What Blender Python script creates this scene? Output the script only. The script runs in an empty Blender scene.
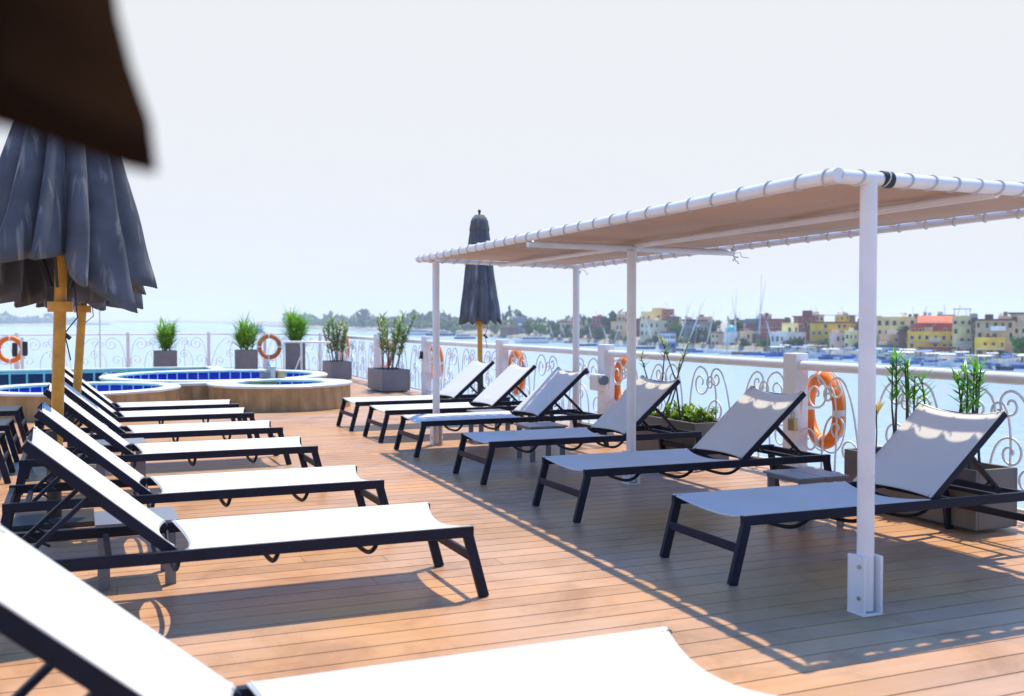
import bpy, bmesh, math, random
from mathutils import Vector, Matrix, noise
R = random.Random(11)
rad = math.radians
sc = bpy.context.scene
col = sc.collection

# ------------------------------------------------------------------ camera numbers
FPX, CX, CY, HC = 1030.0, 512.0, 348.0, 1.5
YAW, PIT = rad(22.888), rad(1.557)
FW = Vector((math.sin(YAW) * math.cos(PIT), math.cos(YAW) * math.cos(PIT), -math.sin(PIT)))
RT = Vector((math.cos(YAW), -math.sin(YAW), 0))
UP = RT.cross(FW)
WATER = -8.0

def ground(px, depth, z=0.0):
    """world point seen in column px at a horizontal depth along the view axis"""
    lat = (px - CX) / FPX * depth
    f = Vector((math.sin(YAW), math.cos(YAW), 0))
    p = f * depth + RT * lat
    return Vector((p.x, p.y, z))

def zat(py, depth):
    return HC - (py - 320.0) / FPX * depth

# ------------------------------------------------------------------ materials
def rgb(h):
    if isinstance(h, str):
        h = tuple(int(h[i:i + 2], 16) / 255 for i in (0, 2, 4))
        return tuple(c / 12.92 if c < .04045 else ((c + .055) / 1.055) ** 2.4 for c in h)
    return h

class NT:
    def __init__(s, name):
        s.m = bpy.data.materials.new(name); s.m.use_nodes = True
        s.t = s.m.node_tree; s.b = s.t.nodes['Principled BSDF']
    def n(s, typ, **kw):
        nd = s.t.nodes.new(typ)
        for k, v in kw.items():
            if k in nd.inputs.keys() if hasattr(nd.inputs, 'keys') else False: nd.inputs[k].default_value = v
            else: setattr(nd, k, v)
        return nd
    def l(s, a, b): s.t.links.new(a, b)

def mat(name, c, rough=.5, metal=0.0, var=0.0, vscale=3.0, bump=0.0, bscale=60.0, sub=None, spec=None, trans=0.0):
    k = NT(name); b = k.b
    c = rgb(c)
    b.inputs['Base Color'].default_value = (*c, 1)
    b.inputs['Roughness'].default_value = rough
    b.inputs['Metallic'].default_value = metal
    if spec is not None: b.inputs['Specular IOR Level'].default_value = spec
    co = k.n('ShaderNodeTexCoord')
    if var:
        nz = k.n('ShaderNodeTexNoise'); nz.inputs['Scale'].default_value = vscale; nz.inputs['Detail'].default_value = 6
        k.l(co.outputs['Object'], nz.inputs['Vector'])
        rp = k.n('ShaderNodeValToRGB')
        rp.color_ramp.elements[0].position = .3; rp.color_ramp.elements[1].position = .7
        lo = sub if sub else tuple(x * (1 - var) for x in c)
        hi = tuple(min(1, x * (1 + var)) for x in c)
        rp.color_ramp.elements[0].color = (*rgb(lo), 1); rp.color_ramp.elements[1].color = (*hi, 1)
        k.l(nz.outputs['Fac'], rp.inputs['Fac']); k.l(rp.outputs['Color'], b.inputs['Base Color'])
        mr = k.n('ShaderNodeMapRange'); mr.inputs['To Min'].default_value = max(0, rough - .12); mr.inputs['To Max'].default_value = min(1, rough + .12)
        k.l(nz.outputs['Fac'], mr.inputs['Value']); k.l(mr.outputs['Result'], b.inputs['Roughness'])
    if bump:
        n2 = k.n('ShaderNodeTexNoise'); n2.inputs['Scale'].default_value = bscale; n2.inputs['Detail'].default_value = 4
        k.l(co.outputs['Object'], n2.inputs['Vector'])
        bp = k.n('ShaderNodeBump'); bp.inputs['Strength'].default_value = bump; bp.inputs['Distance'].default_value = .01
        k.l(n2.outputs['Fac'], bp.inputs['Height']); k.l(bp.outputs['Normal'], b.inputs['Normal'])
    if trans:
        out = k.t.nodes['Material Output']
        tr = k.n('ShaderNodeBsdfTranslucent'); tr.inputs['Color'].default_value = (*c, 1)
        mx = k.n('ShaderNodeMixShader'); mx.inputs[0].default_value = trans
        k.l(b.outputs[0], mx.inputs[1]); k.l(tr.outputs[0], mx.inputs[2]); k.l(mx.outputs[0], out.inputs['Surface'])
        src = [l for l in k.t.links if l.to_socket == b.inputs['Base Color']]
        if src: k.l(src[0].from_socket, tr.inputs['Color'])
    return k.m

def mat_deck():
    k = NT('composite_boards'); b = k.b
    co = k.n('ShaderNodeTexCoord'); at = k.n('ShaderNodeAttribute'); at.attribute_name = 'board'
    mp = k.n('ShaderNodeMapping'); mp.inputs['Scale'].default_value = (.6, 9, 9)
    k.l(co.outputs['Object'], mp.inputs['Vector'])
    nz = k.n('ShaderNodeTexNoise'); nz.inputs['Scale'].default_value = 2.2; nz.inputs['Detail'].default_value = 8; nz.inputs['Roughness'].default_value = .65
    k.l(mp.outputs['Vector'], nz.inputs['Vector'])
    n3 = k.n('ShaderNodeTexNoise'); n3.inputs['Scale'].default_value = .55; n3.inputs['Detail'].default_value = 5
    k.l(co.outputs['Object'], n3.inputs['Vector'])
    r1 = k.n('ShaderNodeValToRGB'); e = r1.color_ramp.elements
    e[0].color = (.35, .185, .095, 1); e[1].color = (.50, .29, .165, 1); e[0].position = .3; e[1].position = .72
    k.l(nz.outputs['Fac'], r1.inputs['Fac'])
    r2 = k.n('ShaderNodeValToRGB'); e = r2.color_ramp.elements
    e[0].color = (.53, .255, .085, 1); e[1].color = (.46, .30, .215, 1); e[0].position = .40; e[1].position = .60
    k.l(n3.outputs['Fac'], r2.inputs['Fac'])
    mx = k.n('ShaderNodeMix', data_type='RGBA'); mx.inputs[0].default_value = .55
    k.l(r1.outputs[0], mx.inputs[6]); k.l(r2.outputs[0], mx.inputs[7])
    hs = k.n('ShaderNodeHueSaturation')
    mr = k.n('ShaderNodeMapRange'); mr.inputs['To Min'].default_value = .93; mr.inputs['To Max'].default_value = 1.2
    k.l(at.outputs['Fac'], mr.inputs['Value']); k.l(mr.outputs[0], hs.inputs['Value']); k.l(mx.outputs[2], hs.inputs['Color'])
    n5 = k.n('ShaderNodeTexNoise'); n5.inputs['Scale'].default_value = 1.7; n5.inputs['Detail'].default_value = 9; n5.inputs['Roughness'].default_value = .7; n5.inputs['Distortion'].default_value = .6
    k.l(co.outputs['Object'], n5.inputs['Vector'])
    r5 = k.n('ShaderNodeValToRGB'); e5 = r5.color_ramp.elements; e5[0].position = .36; e5[0].color = (.66, .60, .56, 1); e5[1].position = .5; e5[1].color = (1, 1, 1, 1)
    e6 = r5.color_ramp.elements.new(.70); e6.color = (1.12, 1.14, 1.2, 1)
    k.l(n5.outputs['Fac'], r5.inputs[0])
    m5 = k.n('ShaderNodeMix', data_type='RGBA', blend_type='MULTIPLY'); m5.inputs[0].default_value = .65
    k.l(hs.outputs[0], m5.inputs[6]); k.l(r5.outputs[0], m5.inputs[7])
    k.l(m5.outputs[2], b.inputs['Base Color'])
    # brushed grain
    mp2 = k.n('ShaderNodeMapping'); mp2.inputs['Scale'].default_value = (2, 160, 1)
    k.l(co.outputs['Object'], mp2.inputs['Vector'])
    n4 = k.n('ShaderNodeTexNoise'); n4.inputs['Scale'].default_value = 1.0; n4.inputs['Detail'].default_value = 3
    k.l(mp2.outputs[0], n4.inputs['Vector'])
    bp = k.n('ShaderNodeBump'); bp.inputs['Strength'].default_value = .25; bp.inputs['Distance'].default_value = .004
    k.l(n4.outputs['Fac'], bp.inputs['Height']); k.l(bp.outputs[0], b.inputs['Normal'])
    rr = k.n('ShaderNodeMapRange'); rr.inputs['To Min'].default_value = .27; rr.inputs['To Max'].default_value = .5
    k.l(n3.outputs['Fac'], rr.inputs['Value']); k.l(rr.outputs[0], b.inputs['Roughness'])
    return k.m

def mat_water():
    k = NT('river_water'); b = k.b
    b.inputs['Base Color'].default_value = (.30, .45, .60, 1); b.inputs['Roughness'].default_value = .2
    b.inputs['IOR'].default_value = 1.33
    co = k.n('ShaderNodeTexCoord')
    mp = k.n('ShaderNodeMapping'); mp.inputs['Scale'].default_value = (.5, .9, 1); mp.inputs['Rotation'].default_value = (0, 0, .6)
    k.l(co.outputs['Object'], mp.inputs['Vector'])
    nz = k.n('ShaderNodeTexNoise'); nz.inputs['Scale'].default_value = .8; nz.inputs['Detail'].default_value = 5
    k.l(mp.outputs[0], nz.inputs['Vector'])
    n2 = k.n('ShaderNodeTexNoise'); n2.inputs['Scale'].default_value = .05; n2.inputs['Detail'].default_value = 4
    k.l(mp.outputs[0], n2.inputs['Vector'])
    ad = k.n('ShaderNodeMath', operation='ADD'); k.l(nz.outputs['Fac'], ad.inputs[0]); k.l(n2.outputs['Fac'], ad.inputs[1])
    bp = k.n('ShaderNodeBump'); bp.inputs['Strength'].default_value = .7; bp.inputs['Distance'].default_value = .5
    k.l(ad.outputs[0], bp.inputs['Height']); k.l(bp.outputs[0], b.inputs['Normal'])
    return k.m

def mat_tiles(name, c1, c2, grout, size):
    k = NT(name); b = k.b
    uv = k.n('ShaderNodeUVMap')
    br = k.n('ShaderNodeTexBrick'); br.offset = 0.0; br.squash = 1.0
    br.inputs['Color1'].default_value = (*rgb(c1), 1); br.inputs['Color2'].default_value = (*rgb(c2), 1); br.inputs['Mortar'].default_value = (*rgb(grout), 1)
    br.inputs['Scale'].default_value = 1.0; br.inputs['Brick Width'].default_value = size; br.inputs['Row Height'].default_value = size
    br.inputs['Mortar Size'].default_value = size * .06
    k.l(uv.outputs[0], br.inputs['Vector']); k.l(br.outputs['Color'], b.inputs['Base Color'])
    b.inputs['Roughness'].default_value = .15
    return k.m

def mat_stone():
    k = NT('sandstone_cladding'); b = k.b
    uv = k.n('ShaderNodeUVMap')
    br = k.n('ShaderNodeTexBrick'); br.offset = 0.0
    br.inputs['Color1'].default_value = (.40, .27, .12, 1); br.inputs['Color2'].default_value = (.46, .33, .17, 1); br.inputs['Mortar'].default_value = (.30, .2, .1, 1)
    br.inputs['Scale'].default_value = 1; br.inputs['Brick Width'].default_value = .45; br.inputs['Row Height'].default_value = .6; br.inputs['Mortar Size'].default_value = .006
    k.l(uv.outputs[0], br.inputs['Vector'])
    co = k.n('ShaderNodeTexCoord'); nz = k.n('ShaderNodeTexNoise'); nz.inputs['Scale'].default_value = 5; nz.inputs['Detail'].default_value = 8
    mp = k.n('ShaderNodeMapping'); mp.inputs['Scale'].default_value = (1.5, 1.5, .6); k.l(co.outputs['Object'], mp.inputs[0]); k.l(mp.outputs[0], nz.inputs['Vector'])
    mx = k.n('ShaderNodeMix', data_type='RGBA', blend_type='MULTIPLY'); mx.inputs[0].default_value = 1
    r = k.n('ShaderNodeValToRGB'); r.color_ramp.elements[0].color = (.6, .55, .5, 1); r.color_ramp.elements[1].color = (1.15, 1.1, 1.05, 1); r.color_ramp.elements[0].position = .3; r.color_ramp.elements[1].position = .7
    k.l(nz.outputs['Fac'], r.inputs['Fac']); k.l(br.outputs['Color'], mx.inputs[6]); k.l(r.outputs[0], mx.inputs[7]); k.l(mx.outputs[2], b.inputs['Base Color'])
    b.inputs['Roughness'].default_value = .6
    return k.m

def mat_sling(name, c, trans):
    k = NT(name); b = k.b
    c = rgb(c)
    co = k.n('ShaderNodeTexCoord')
    w1 = k.n('ShaderNodeTexWave'); w1.bands_direction = 'X'; w1.inputs['Scale'].default_value = 60
    w2 = k.n('ShaderNodeTexWave'); w2.bands_direction = 'Y'; w2.inputs['Scale'].default_value = 60
    k.l(co.outputs['Object'], w1.inputs[0]); k.l(co.outputs['Object'], w2.inputs[0])
    ad = k.n('ShaderNodeMath', operation='MULTIPLY'); k.l(w1.outputs['Fac'], ad.inputs[0]); k.l(w2.outputs['Fac'], ad.inputs[1])
    bp = k.n('ShaderNodeBump'); bp.inputs['Strength'].default_value = .12; bp.inputs['Distance'].default_value = .002
    k.l(ad.outputs[0], bp.inputs['Height']); k.l(bp.outputs[0], b.inputs['Normal'])
    nz = k.n('ShaderNodeTexNoise'); nz.inputs['Scale'].default_value = 2.5; nz.inputs['Detail'].default_value = 6
    k.l(co.outputs['Object'], nz.inputs['Vector'])
    rp = k.n('ShaderNodeValToRGB'); rp.color_ramp.elements[0].position = .3; rp.color_ramp.elements[1].position = .65
    rp.color_ramp.elements[0].color = (*[x * .92 for x in c], 1); rp.color_ramp.elements[1].color = (*c, 1)
    k.l(nz.outputs['Fac'], rp.inputs[0]); k.l(rp.outputs[0], b.inputs['Base Color'])
    b.inputs['Roughness'].default_value = .55
    tr = k.n('ShaderNodeBsdfTranslucent'); k.l(rp.outputs[0], tr.inputs['Color'])
    mx = k.n('ShaderNodeMixShader'); mx.inputs[0].default_value = trans
    k.l(b.outputs[0], mx.inputs[1]); k.l(tr.outputs[0], mx.inputs[2]); k.l(mx.outputs[0], k.t.nodes['Material Output'].inputs['Surface'])
    return k.m

M = {}
M['deck'] = mat_deck(); M['water'] = mat_water()
M['under'] = mat('dark_underlay', (.02, .015, .012), .9)
M['sling'] = mat_sling('white_sling_mesh', (.72, .72, .71), .08)
M['dsling'] = mat_sling('dark_sling_mesh', (.025, .027, .034), .03)
M['frame'] = mat('charcoal_powder_coat', (.006, .011, .030), .5, var=.35, vscale=8, bump=.08, bscale=300, spec=.22)
M['table'] = mat('slate_grey_table_paint', (.17, .19, .23), .35, var=.12, vscale=6)
M['white'] = mat('white_gloss_paint', (.80, .80, .80), .32, var=.06, vscale=4, bump=.1, bscale=25)
M['iron'] = mat('white_wrought_iron', (.82, .82, .82), .4)
M['canvas'] = mat('beige_canvas', (.62, .44, .32), .8, var=.10, vscale=1.5, bump=.2, bscale=200, trans=.16)
M['rope'] = mat('white_rope', (.60, .58, .55), .8)
M['black'] = mat('black_tape', (.015, .015, .018), .5)
M['fabric'] = mat('slate_umbrella_cloth', (.10, .108, .13), .75, var=.35, vscale=3.5, bump=.25, bscale=90, trans=.12)
def streaks(m, c2, sc_, p0, p1):
    t = m.node_tree; b = t.nodes['Principled BSDF']; l0 = [l for l in t.links if l.to_socket == b.inputs['Base Color']][0].from_socket
    co = t.nodes.new('ShaderNodeTexCoord'); mp = t.nodes.new('ShaderNodeMapping'); mp.inputs['Scale'].default_value = sc_
    n = t.nodes.new('ShaderNodeTexNoise'); n.inputs['Scale'].default_value = 1; n.inputs['Detail'].default_value = 5
    r = t.nodes.new('ShaderNodeValToRGB'); r.color_ramp.elements[0].position = p0; r.color_ramp.elements[1].position = p1
    x = t.nodes.new('ShaderNodeMix'); x.data_type = 'RGBA'; x.inputs[7].default_value = (*c2, 1)
    t.links.new(co.outputs['Object'], mp.inputs[0]); t.links.new(mp.outputs[0], n.inputs['Vector']); t.links.new(n.outputs['Fac'], r.inputs[0])
    t.links.new(r.outputs[0], x.inputs[0]); t.links.new(l0, x.inputs[6]); t.links.new(x.outputs[2], b.inputs['Base Color'])
streaks(M['fabric'], (.34, .33, .31), (16, 16, .9), .56, .74)
M['fabric2'] = mat('dark_brown_umbrella_cloth', (.022, .011, .006), 1.0, var=.3, vscale=3, bump=.2, bscale=90, trans=.02, spec=0.0)  # near-black brown cloth, used only on the foreground umbrella
M['wood'] = mat('varnished_umbrella_wood', (.62, .29, .025), .4, var=.22, vscale=9)
M['steel'] = mat('dark_steel', (.03, .03, .035), .45, metal=.3)
M['chrome'] = mat('brushed_steel', (.5, .52, .55), .3, metal=.9, var=.1)
M['stone'] = mat_stone()
M['coping'] = mat('pale_pool_coping', (.62, .66, .64), .35, var=.14, vscale=4)
M['tile_blue'] = mat_tiles('cobalt_pool_tile', (.006, .012, .40), (.01, .02, .46), (.55, .62, .75), .22)
M['tile_navy'] = mat_tiles('navy_pool_tile', (.004, .012, .075), (.006, .018, .095), (.30, .55, .62), .34)
M['poolwater'] = mat('pool_water', (.10, .48, .56), .06, bump=.3, bscale=6)
M['planter'] = mat('grey_planter_resin', (.19, .19, .21), .55, var=.12, vscale=5, bump=.1, bscale=80)
M['planter2'] = mat('warm_grey_planter_resin', (.14, .135, .13), .55, var=.15, vscale=5, bump=.1, bscale=80)
M['soil'] = mat('potting_soil', (.035, .024, .016), .95, var=.4, vscale=30, bump=.8, bscale=60)
M['leaf'] = mat('bright_blade_leaf', (.21, .46, .03), .45, var=.45, vscale=6, trans=.3)
M['olean'] = mat('oleander_leaf', (.11, .38, .03), .45, var=.5, vscale=7, trans=.3)
M['olive'] = mat('dusty_shrub_leaf', (.22, .31, .08), .55, var=.4, vscale=7, trans=.25)
M['herb'] = mat('lime_herb_leaf', (.22, .36, .02), .5, var=.4, vscale=14, trans=.35)
M['yleaf'] = mat('yellowed_leaf', (.55, .36, .03), .5, trans=.3)
M['stem'] = mat('plant_stem', (.07, .075, .04), .7)
M['orange'] = mat('orange_lifebuoy_plastic', (.84, .20, .006), .45, var=.1, vscale=6)
M['rust'] = mat('faded_brown_lifebuoy', (.50, .17, .06), .6, var=.3, vscale=8)
M['reflect'] = mat('white_reflective_band', (.75, .75, .74), .4)
M['brass'] = mat('brass', (.45, .36, .20), .35, metal=.7)
M['boxgrey'] = mat('lamp_glass_grey', (.16, .20, .26), .2)

# ------------------------------------------------------------------ mesh builder
class MB:
    def __init__(s): s.v = []; s.f = []; s.sm = []; s.mi = []; s.uv = {}
    def add(s, vs, fs, smooth=False, mi=0):
        o = len(s.v); s.v += [tuple(p) for p in vs]
        for f in fs: s.f.append([i + o for i in f]); s.sm.append(smooth); s.mi.append(mi)
        return s
    def box(s, c, size, rot=None, bev=0.0, mi=0):
        bm = bmesh.new(); bmesh.ops.create_cube(bm, size=1)
        for v in bm.verts: v.co = Vector((v.co.x * size[0], v.co.y * size[1], v.co.z * size[2]))
        if bev: bmesh.ops.bevel(bm, geom=bm.edges[:], offset=bev, segments=2, profile=.5, affect='EDGES')
        m = rot.to_4x4() if rot else Matrix()
        bm.verts.ensure_lookup_table()
        vs = [m @ v.co + Vector(c) for v in bm.verts]
        fs = [[v.index for v in f.verts] for f in bm.faces]
        bm.free(); return s.add(vs, fs, False, mi)
    def bar(s, a, b, w, h, up=(0, 0, 1), bev=0.003, mi=0):
        a, b = Vector(a), Vector(b); x = (b - a); L = x.length; x.normalize()
        y = Vector(up).cross(x)
        if y.length < 1e-4: y = Vector((0, 1, 0)).cross(x)
        y.normalize(); z = x.cross(y)
        rot = Matrix((x, y, z)).transposed()
        return s.box((a + b) / 2, (L, w, h), rot, bev, mi)
    def tube(s, pts, r, n=8, closed=False, mi=0, cap=True):
        P = [Vector(p) for p in pts]; N = len(P)
        rs = r if isinstance(r, (list, tuple)) else [r] * N
        T = []
        for i in range(N):
            a = P[(i - 1) % N] if (closed or i > 0) else P[i]; b = P[(i + 1) % N] if (closed or i < N - 1) else P[i]
            t = b - a
            T.append(t.normalized() if t.length > 1e-9 else Vector((0, 0, 1)))
        u = T[0].orthogonal().normalized(); vs = []; fs = []
        for i in range(N):
            u = (u - T[i] * u.dot(T[i])); u = u.normalized() if u.length > 1e-6 else T[i].orthogonal().normalized()
            w = T[i].cross(u)
            for k in range(n):
                a = 2 * math.pi * k / n
                vs.append(P[i] + (u * math.cos(a) + w * math.sin(a)) * rs[i])
        for i in range(N if closed else N - 1):
            j = (i + 1) % N
            for k in range(n):
                fs.append([i * n + k, i * n + (k + 1) % n, j * n + (k + 1) % n, j * n + k])
        s.add(vs, fs, True, mi)
        if cap and not closed:
            s.add(vs[:n], [list(range(n))[::-1]], False, mi); s.add(vs[-n:], [list(range(n))], False, mi)
        return s
    def lathe(s, prof, n=24, c=(0, 0, 0), mi=0, smooth=True, a0=0, a1=2 * math.pi):
        full = abs(a1 - a0 - 2 * math.pi) < 1e-6; m = n if full else n + 1
        vs = []; fs = []
        for (r, z) in prof:
            for k in range(m):
                a = a0 + (a1 - a0) * k / n
                vs.append((c[0] + r * math.cos(a), c[1] + r * math.sin(a), c[2] + z))
        for i in range(len(prof) - 1):
            for k in range(n):
                k2 = (k + 1) % m
                fs.append([i * m + k, i * m + k2, (i + 1) * m + k2, (i + 1) * m + k])
        return s.add(vs, fs, smooth, mi)
    def grid(s, fn, nu, nv, smooth=True, mi=0):
        vs = [fn(i / nu, j / nv) for i in range(nu + 1) for j in range(nv + 1)]
        fs = [[i * (nv + 1) + j, (i + 1) * (nv + 1) + j, (i + 1) * (nv + 1) + j + 1, i * (nv + 1) + j + 1] for i in range(nu) for j in range(nv)]
        return s.add(vs, fs, smooth, mi)
    def poly(s, pts, mi=0): return s.add(pts, [list(range(len(pts)))], False, mi)
    def prism(s, pts, z0, z1, mi=0):
        n = len(pts)
        vs = [(p[0], p[1], z0) for p in pts] + [(p[0], p[1], z1) for p in pts]
        fs = [list(range(n))[::-1], list(range(n, 2 * n))] + [[i, (i + 1) % n, n + (i + 1) % n, n + i] for i in range(n)]
        return s.add(vs, fs, False, mi)
    def build(s, name, mats, parent=None, loc=None, uvfn=None):
        me = bpy.data.meshes.new(name); me.from_pydata(s.v, [], s.f); 
        me.polygons.foreach_set('use_smooth', s.sm); me.polygons.foreach_set('material_index', s.mi)
        for m in (mats if isinstance(mats, (list, tuple)) else [mats]): me.materials.append(M[m] if isinstance(m, str) else m)
        if uvfn:
            ul = me.uv_layers.new(name='UVMap')
            for p in me.polygons:
                for li in p.loop_indices: ul.data[li].uv = uvfn(me.vertices[me.loops[li].vertex_index].co, p)
        me.update()
        o = bpy.data.objects.new(name, me); col.objects.link(o)
        if parent is not None: o.parent = parent
        if loc is not None: o.location = loc
        return o

def tag(o, label=None, cat=None, group=None, kind=None):
    if label: o['label'] = label
    if cat: o['category'] = cat
    if group: o['group'] = group
    if kind: o['kind'] = kind
    return o

def thing(name, label, cat, loc=(0, 0, 0), rz=0.0, group=None):
    o = bpy.data.objects.new(name, None); col.objects.link(o)
    o.empty_display_size = .1; o.location = loc; o.rotation_euler = (0, 0, rz)
    return tag(o, label, cat, group)

KIDS = {}
def copy_tree(o, parent=None):
    c = o.copy(); col.objects.link(c); c.parent = parent
    for ch in [x for x in o.children]: copy_tree(ch, c)
    return c

def solid(o, t, off=0.0):
    m = o.modifiers.new('thickness', 'SOLIDIFY'); m.thickness = t; m.offset = off
    return o

# ------------------------------------------------------------------ deck, hull, river
DX0, DX1 = -9.0, 6.62
def deck_right(y):
    if y <= 27.0: return DX1
    t = (y - 27.0) / 5.2
    return DX1 - 3.6 * (1 - math.sqrt(max(0, 1 - t * t)))
DY0, DY1, PIT_B = -3.0, 32.0, .1762
mb = MB(); board = []
y = DY0; i = 0
while y < DY1:
    xr = deck_right(y + PIT_B / 2); x = DX0 - R.random() * 7
    while x < xr - .02:
        x2 = min(x + R.choice((5.8, 7.2, 8.4)), xr)
        a, b = max(x, DX0) + .0015, x2 - .0015
        if b - a > .05:
            n0 = len(mb.f)
            mb.box(((a + b) / 2, y + PIT_B / 2, -.0125), (b - a, PIT_B - .009, .025))
            board += [R.random()] * (len(mb.f) - n0)
        x = x2
    y += PIT_B; i += 1
deck = mb.build('deck', 'deck')
at = deck.data.attributes.new('board', 'FLOAT', 'FACE'); at.data.foreach_set('value', board)
tag(deck, kind='structure', label='brown composite plank sun deck of the river ship', cat='deck')
outl = [(DX0, DY0)] + [(DX1, DY0)] + [(deck_right(27 + 5.0 * t / 12) + .03, 27 + 5.0 * t / 12) for t in range(13)] + [(DX0, DY1)]
h = MB().prism([(p[0], p[1]) for p in outl], -9.5, -.030).build('ship_hull', [M['white']])
tag(h, 'white ship hull carrying the sun deck', 'ship', kind='structure')
u = MB().poly([(p[0] * .999, p[1] * .999, -.026) for p in outl]).build('deck_underlay', 'under'); tag(u, kind='structure')

w = MB(); RW = 3300
w.poly([(RW * math.cos(a * math.pi / 36), RW * math.sin(a * math.pi / 36), WATER) for a in range(72)])
tag(w.build('river_water', 'water'), kind='structure')

# ------------------------------------------------------------------ sun loungers
W2 = .39
def make_lounger(L, B, ang, sling, label, group, loc, rz):
    root = thing('sun_lounger', label, 'sun lounger', loc, rz, group)
    zt = .392; LR = L + .835
    for s in (-1, 1):
        yy = s * (W2 - .017)
        MB().box((LR / 2, yy, zt - .030), (LR, .034, .058), None, .004).build('side_rail', 'frame', root)
        MB().bar((.028, yy, zt - .055), (-.062, yy, 0), .034, .055, (1, 0, .2)).build('leg', 'frame', root)
        MB().bar((LR - .03, yy, zt - .055), (LR + .035, yy, 0), .034, .055, (1, 0, .2)).build('leg', 'frame', root)
    MB().box((-.022, 0, .205), (.022, W2 * 2 - .07, .05), None, .003).build('crossbar', 'frame', root)
    MB().box((LR + .0, 0, .20), (.022, W2 * 2 - .07, .05), None, .003).build('crossbar', 'frame', root)
    MB().box((LR - .022, 0, zt - .034), (.036, W2 * 2 - .07, .045), None, .003).build('head_bar', 'frame', root)
    for xh in (L * .34, L * .67, L - .03):
        pts = []
        for k in range(17):
            t = -1 + 2 * k / 16
            pts.append((xh, t * (W2 - .03), zt - .045 - .105 * (1 - abs(t) ** 3.0)))
        MB().tube(pts, .0125, 8).build('sling_hoop', 'frame', root)
    def seat(u_, v_):
        t = 2 * v_ - 1; q = 1 - t * t
        x = .004 + (L - .06) * u_
        e = max(0, 1 - u_ / .16); e2 = max(0, 1 - (1 - u_) / .12)
        x += .055 * q * e - .05 * q * e2
        z = zt + .002 - q * (.016 + .035 * e * e + .02 * e2 * e2) - .004 * math.sin(u_ * 9) * q
        return (x, t * (W2 - .003), z)
    o = MB().grid(seat, 48, 16).build('seat_sling', sling, root); solid(o, .004)
    for uu in (.012, .988): MB().tube([Vector(seat(uu, k / 16)) + Vector((0, 0, .001)) for k in range(17)], .0055, 6).build('sling_hem', sling, o)
    # backrest
    ca, sa = math.cos(ang), math.sin(ang); hx, hz = L - .02, zt - .028
    def bp(d, yy, n=0.0): return (hx + d * ca - n * sa, yy, hz + d * sa + n * ca)
    bf = MB()
    for s in (-1, 1): bf.bar(bp(0, s * (W2 - .055)), bp(B, s * (W2 - .055)), .036, .05, (0, 0, 1))
    pts = [bp(B - .02, t / 8 * (W2 - .055), -.03 * (1 - (t / 8) ** 2)) for t in range(-8, 9)]
    bf.tube(pts, .012, 8)
    pts = [bp(.03, t / 8 * (W2 - .055), -.085 * (1 - abs(t / 8) ** 3)) for t in range(-8, 9)]
    bf.tube(pts, .012, 8)
    brf = bf.build('backrest_frame', 'frame', root)
    def bk(u_, v_):
        t = 2 * v_ - 1; q = 1 - t * t
        d = .02 + (B - .02) * u_
        e = max(0, 1 - (1 - u_) / .14); e2 = max(0, 1 - u_ / .14)
        d += -.035 * q * e + .045 * q * e2
        return bp(d, t * (W2 - .036), .0275 - q * (.018 + .022 * e * e + .012 * e2))
    o = MB().grid(bk, 32, 16).build('backrest_sling', sling, root); solid(o, .004)
    for uu in (.02, .98): MB().tube([Vector(bk(uu, k / 16)) + Vector((0, 0, .001)) for k in range(17)], .0055, 6).build('sling_hem', sling, o)
    if ang > .1:
        for s in (-1, 1):
            yy = s * (W2 - .10)
            a = bp(B * .56, yy, -.03); b = (hx + B * ca + .06, yy, zt - .045)
            st = MB().bar(a, b, .022, .04, (0, 1, 0))
            d = (Vector(b) - Vector(a)); n_ = Vector((-d.z, 0, d.x)).normalized()
            if n_.z > 0: n_ = -n_
            for k in range(3):
                p = Vector(a) + d * (.62 + .13 * k)
                st.bar(p, p + n_ * .045 - d.normalized() * .012, .012, .018, (0, 1, 0), .002)
            st.build('support_strut', 'frame', root)
        MB().bar((hx + B * ca + .06, -(W2 - .035), zt - .045), (hx + B * ca + .06, W2 - .035, zt - .045), .03, .03).build('ratchet_bar', 'frame', root)
        MB().bar((hx + .30, -(W2 - .035), zt - .05), (hx + .30, W2 - .035, zt - .05), .03, .03).build('crossbar', 'frame', root)
    return root

RROW = 'white sling loungers in the row by the river railing'
LROW = 'white sling loungers in the row beside the wooden umbrella poles'
labR = ['lounger closest to the thick canopy post base with two sunlit scallops across its shaded backrest',
        'shaded lounger whose backrest top ends just in front of the nearest square railing post',
        'shaded lounger behind the middle canopy post with sprigs above its backrest',
        'lounger under the far canopy edge with a half sunlit streak down its backrest',
        'fully sunlit lounger just beyond the canopy edge, second farthest by the railing',
        'farthest sunlit lounger of the railing row, its backrest in front of the lone closed umbrella']
labL = ['huge foreground white lounger cropped by the bottom edge of the photo',
        'large whole white lounger with the long shadow, first behind the cropped foreground lounger',
        'white lounger with bluish narrow backrest beside the slatted side table',
        'white lounger just behind the nearer wooden umbrella pole',
        'white lounger just in front of the farther wooden umbrella pole',
        'white lounger just behind the farther wooden umbrella pole',
        'white lounger nearest the stone clad pool in the umbrella row']
yR = [4.825, 6.787, 8.684, 10.72, 12.19, 13.62]
yL = [2.40, 5.154, 6.892, 8.986, 10.697, 12.504, 13.929]
pr = make_lounger(1.43, .82, rad(41), 'sling', labR[0], RROW, (3.46, yR[0] + W2, 0), rad(-.6))
for k in range(1, 6):
    c = copy_tree(pr); c.location = (3.46 + R.uniform(-.012, .012), yR[k] + W2, 0); c.rotation_euler.z = rad(R.uniform(-.8, .8)); c['label'] = labR[k]
pl = make_lounger(1.545, .87, rad(40.5), 'sling', labL[0], LROW, (1.95, yL[0] + W2, 0), math.pi)
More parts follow.
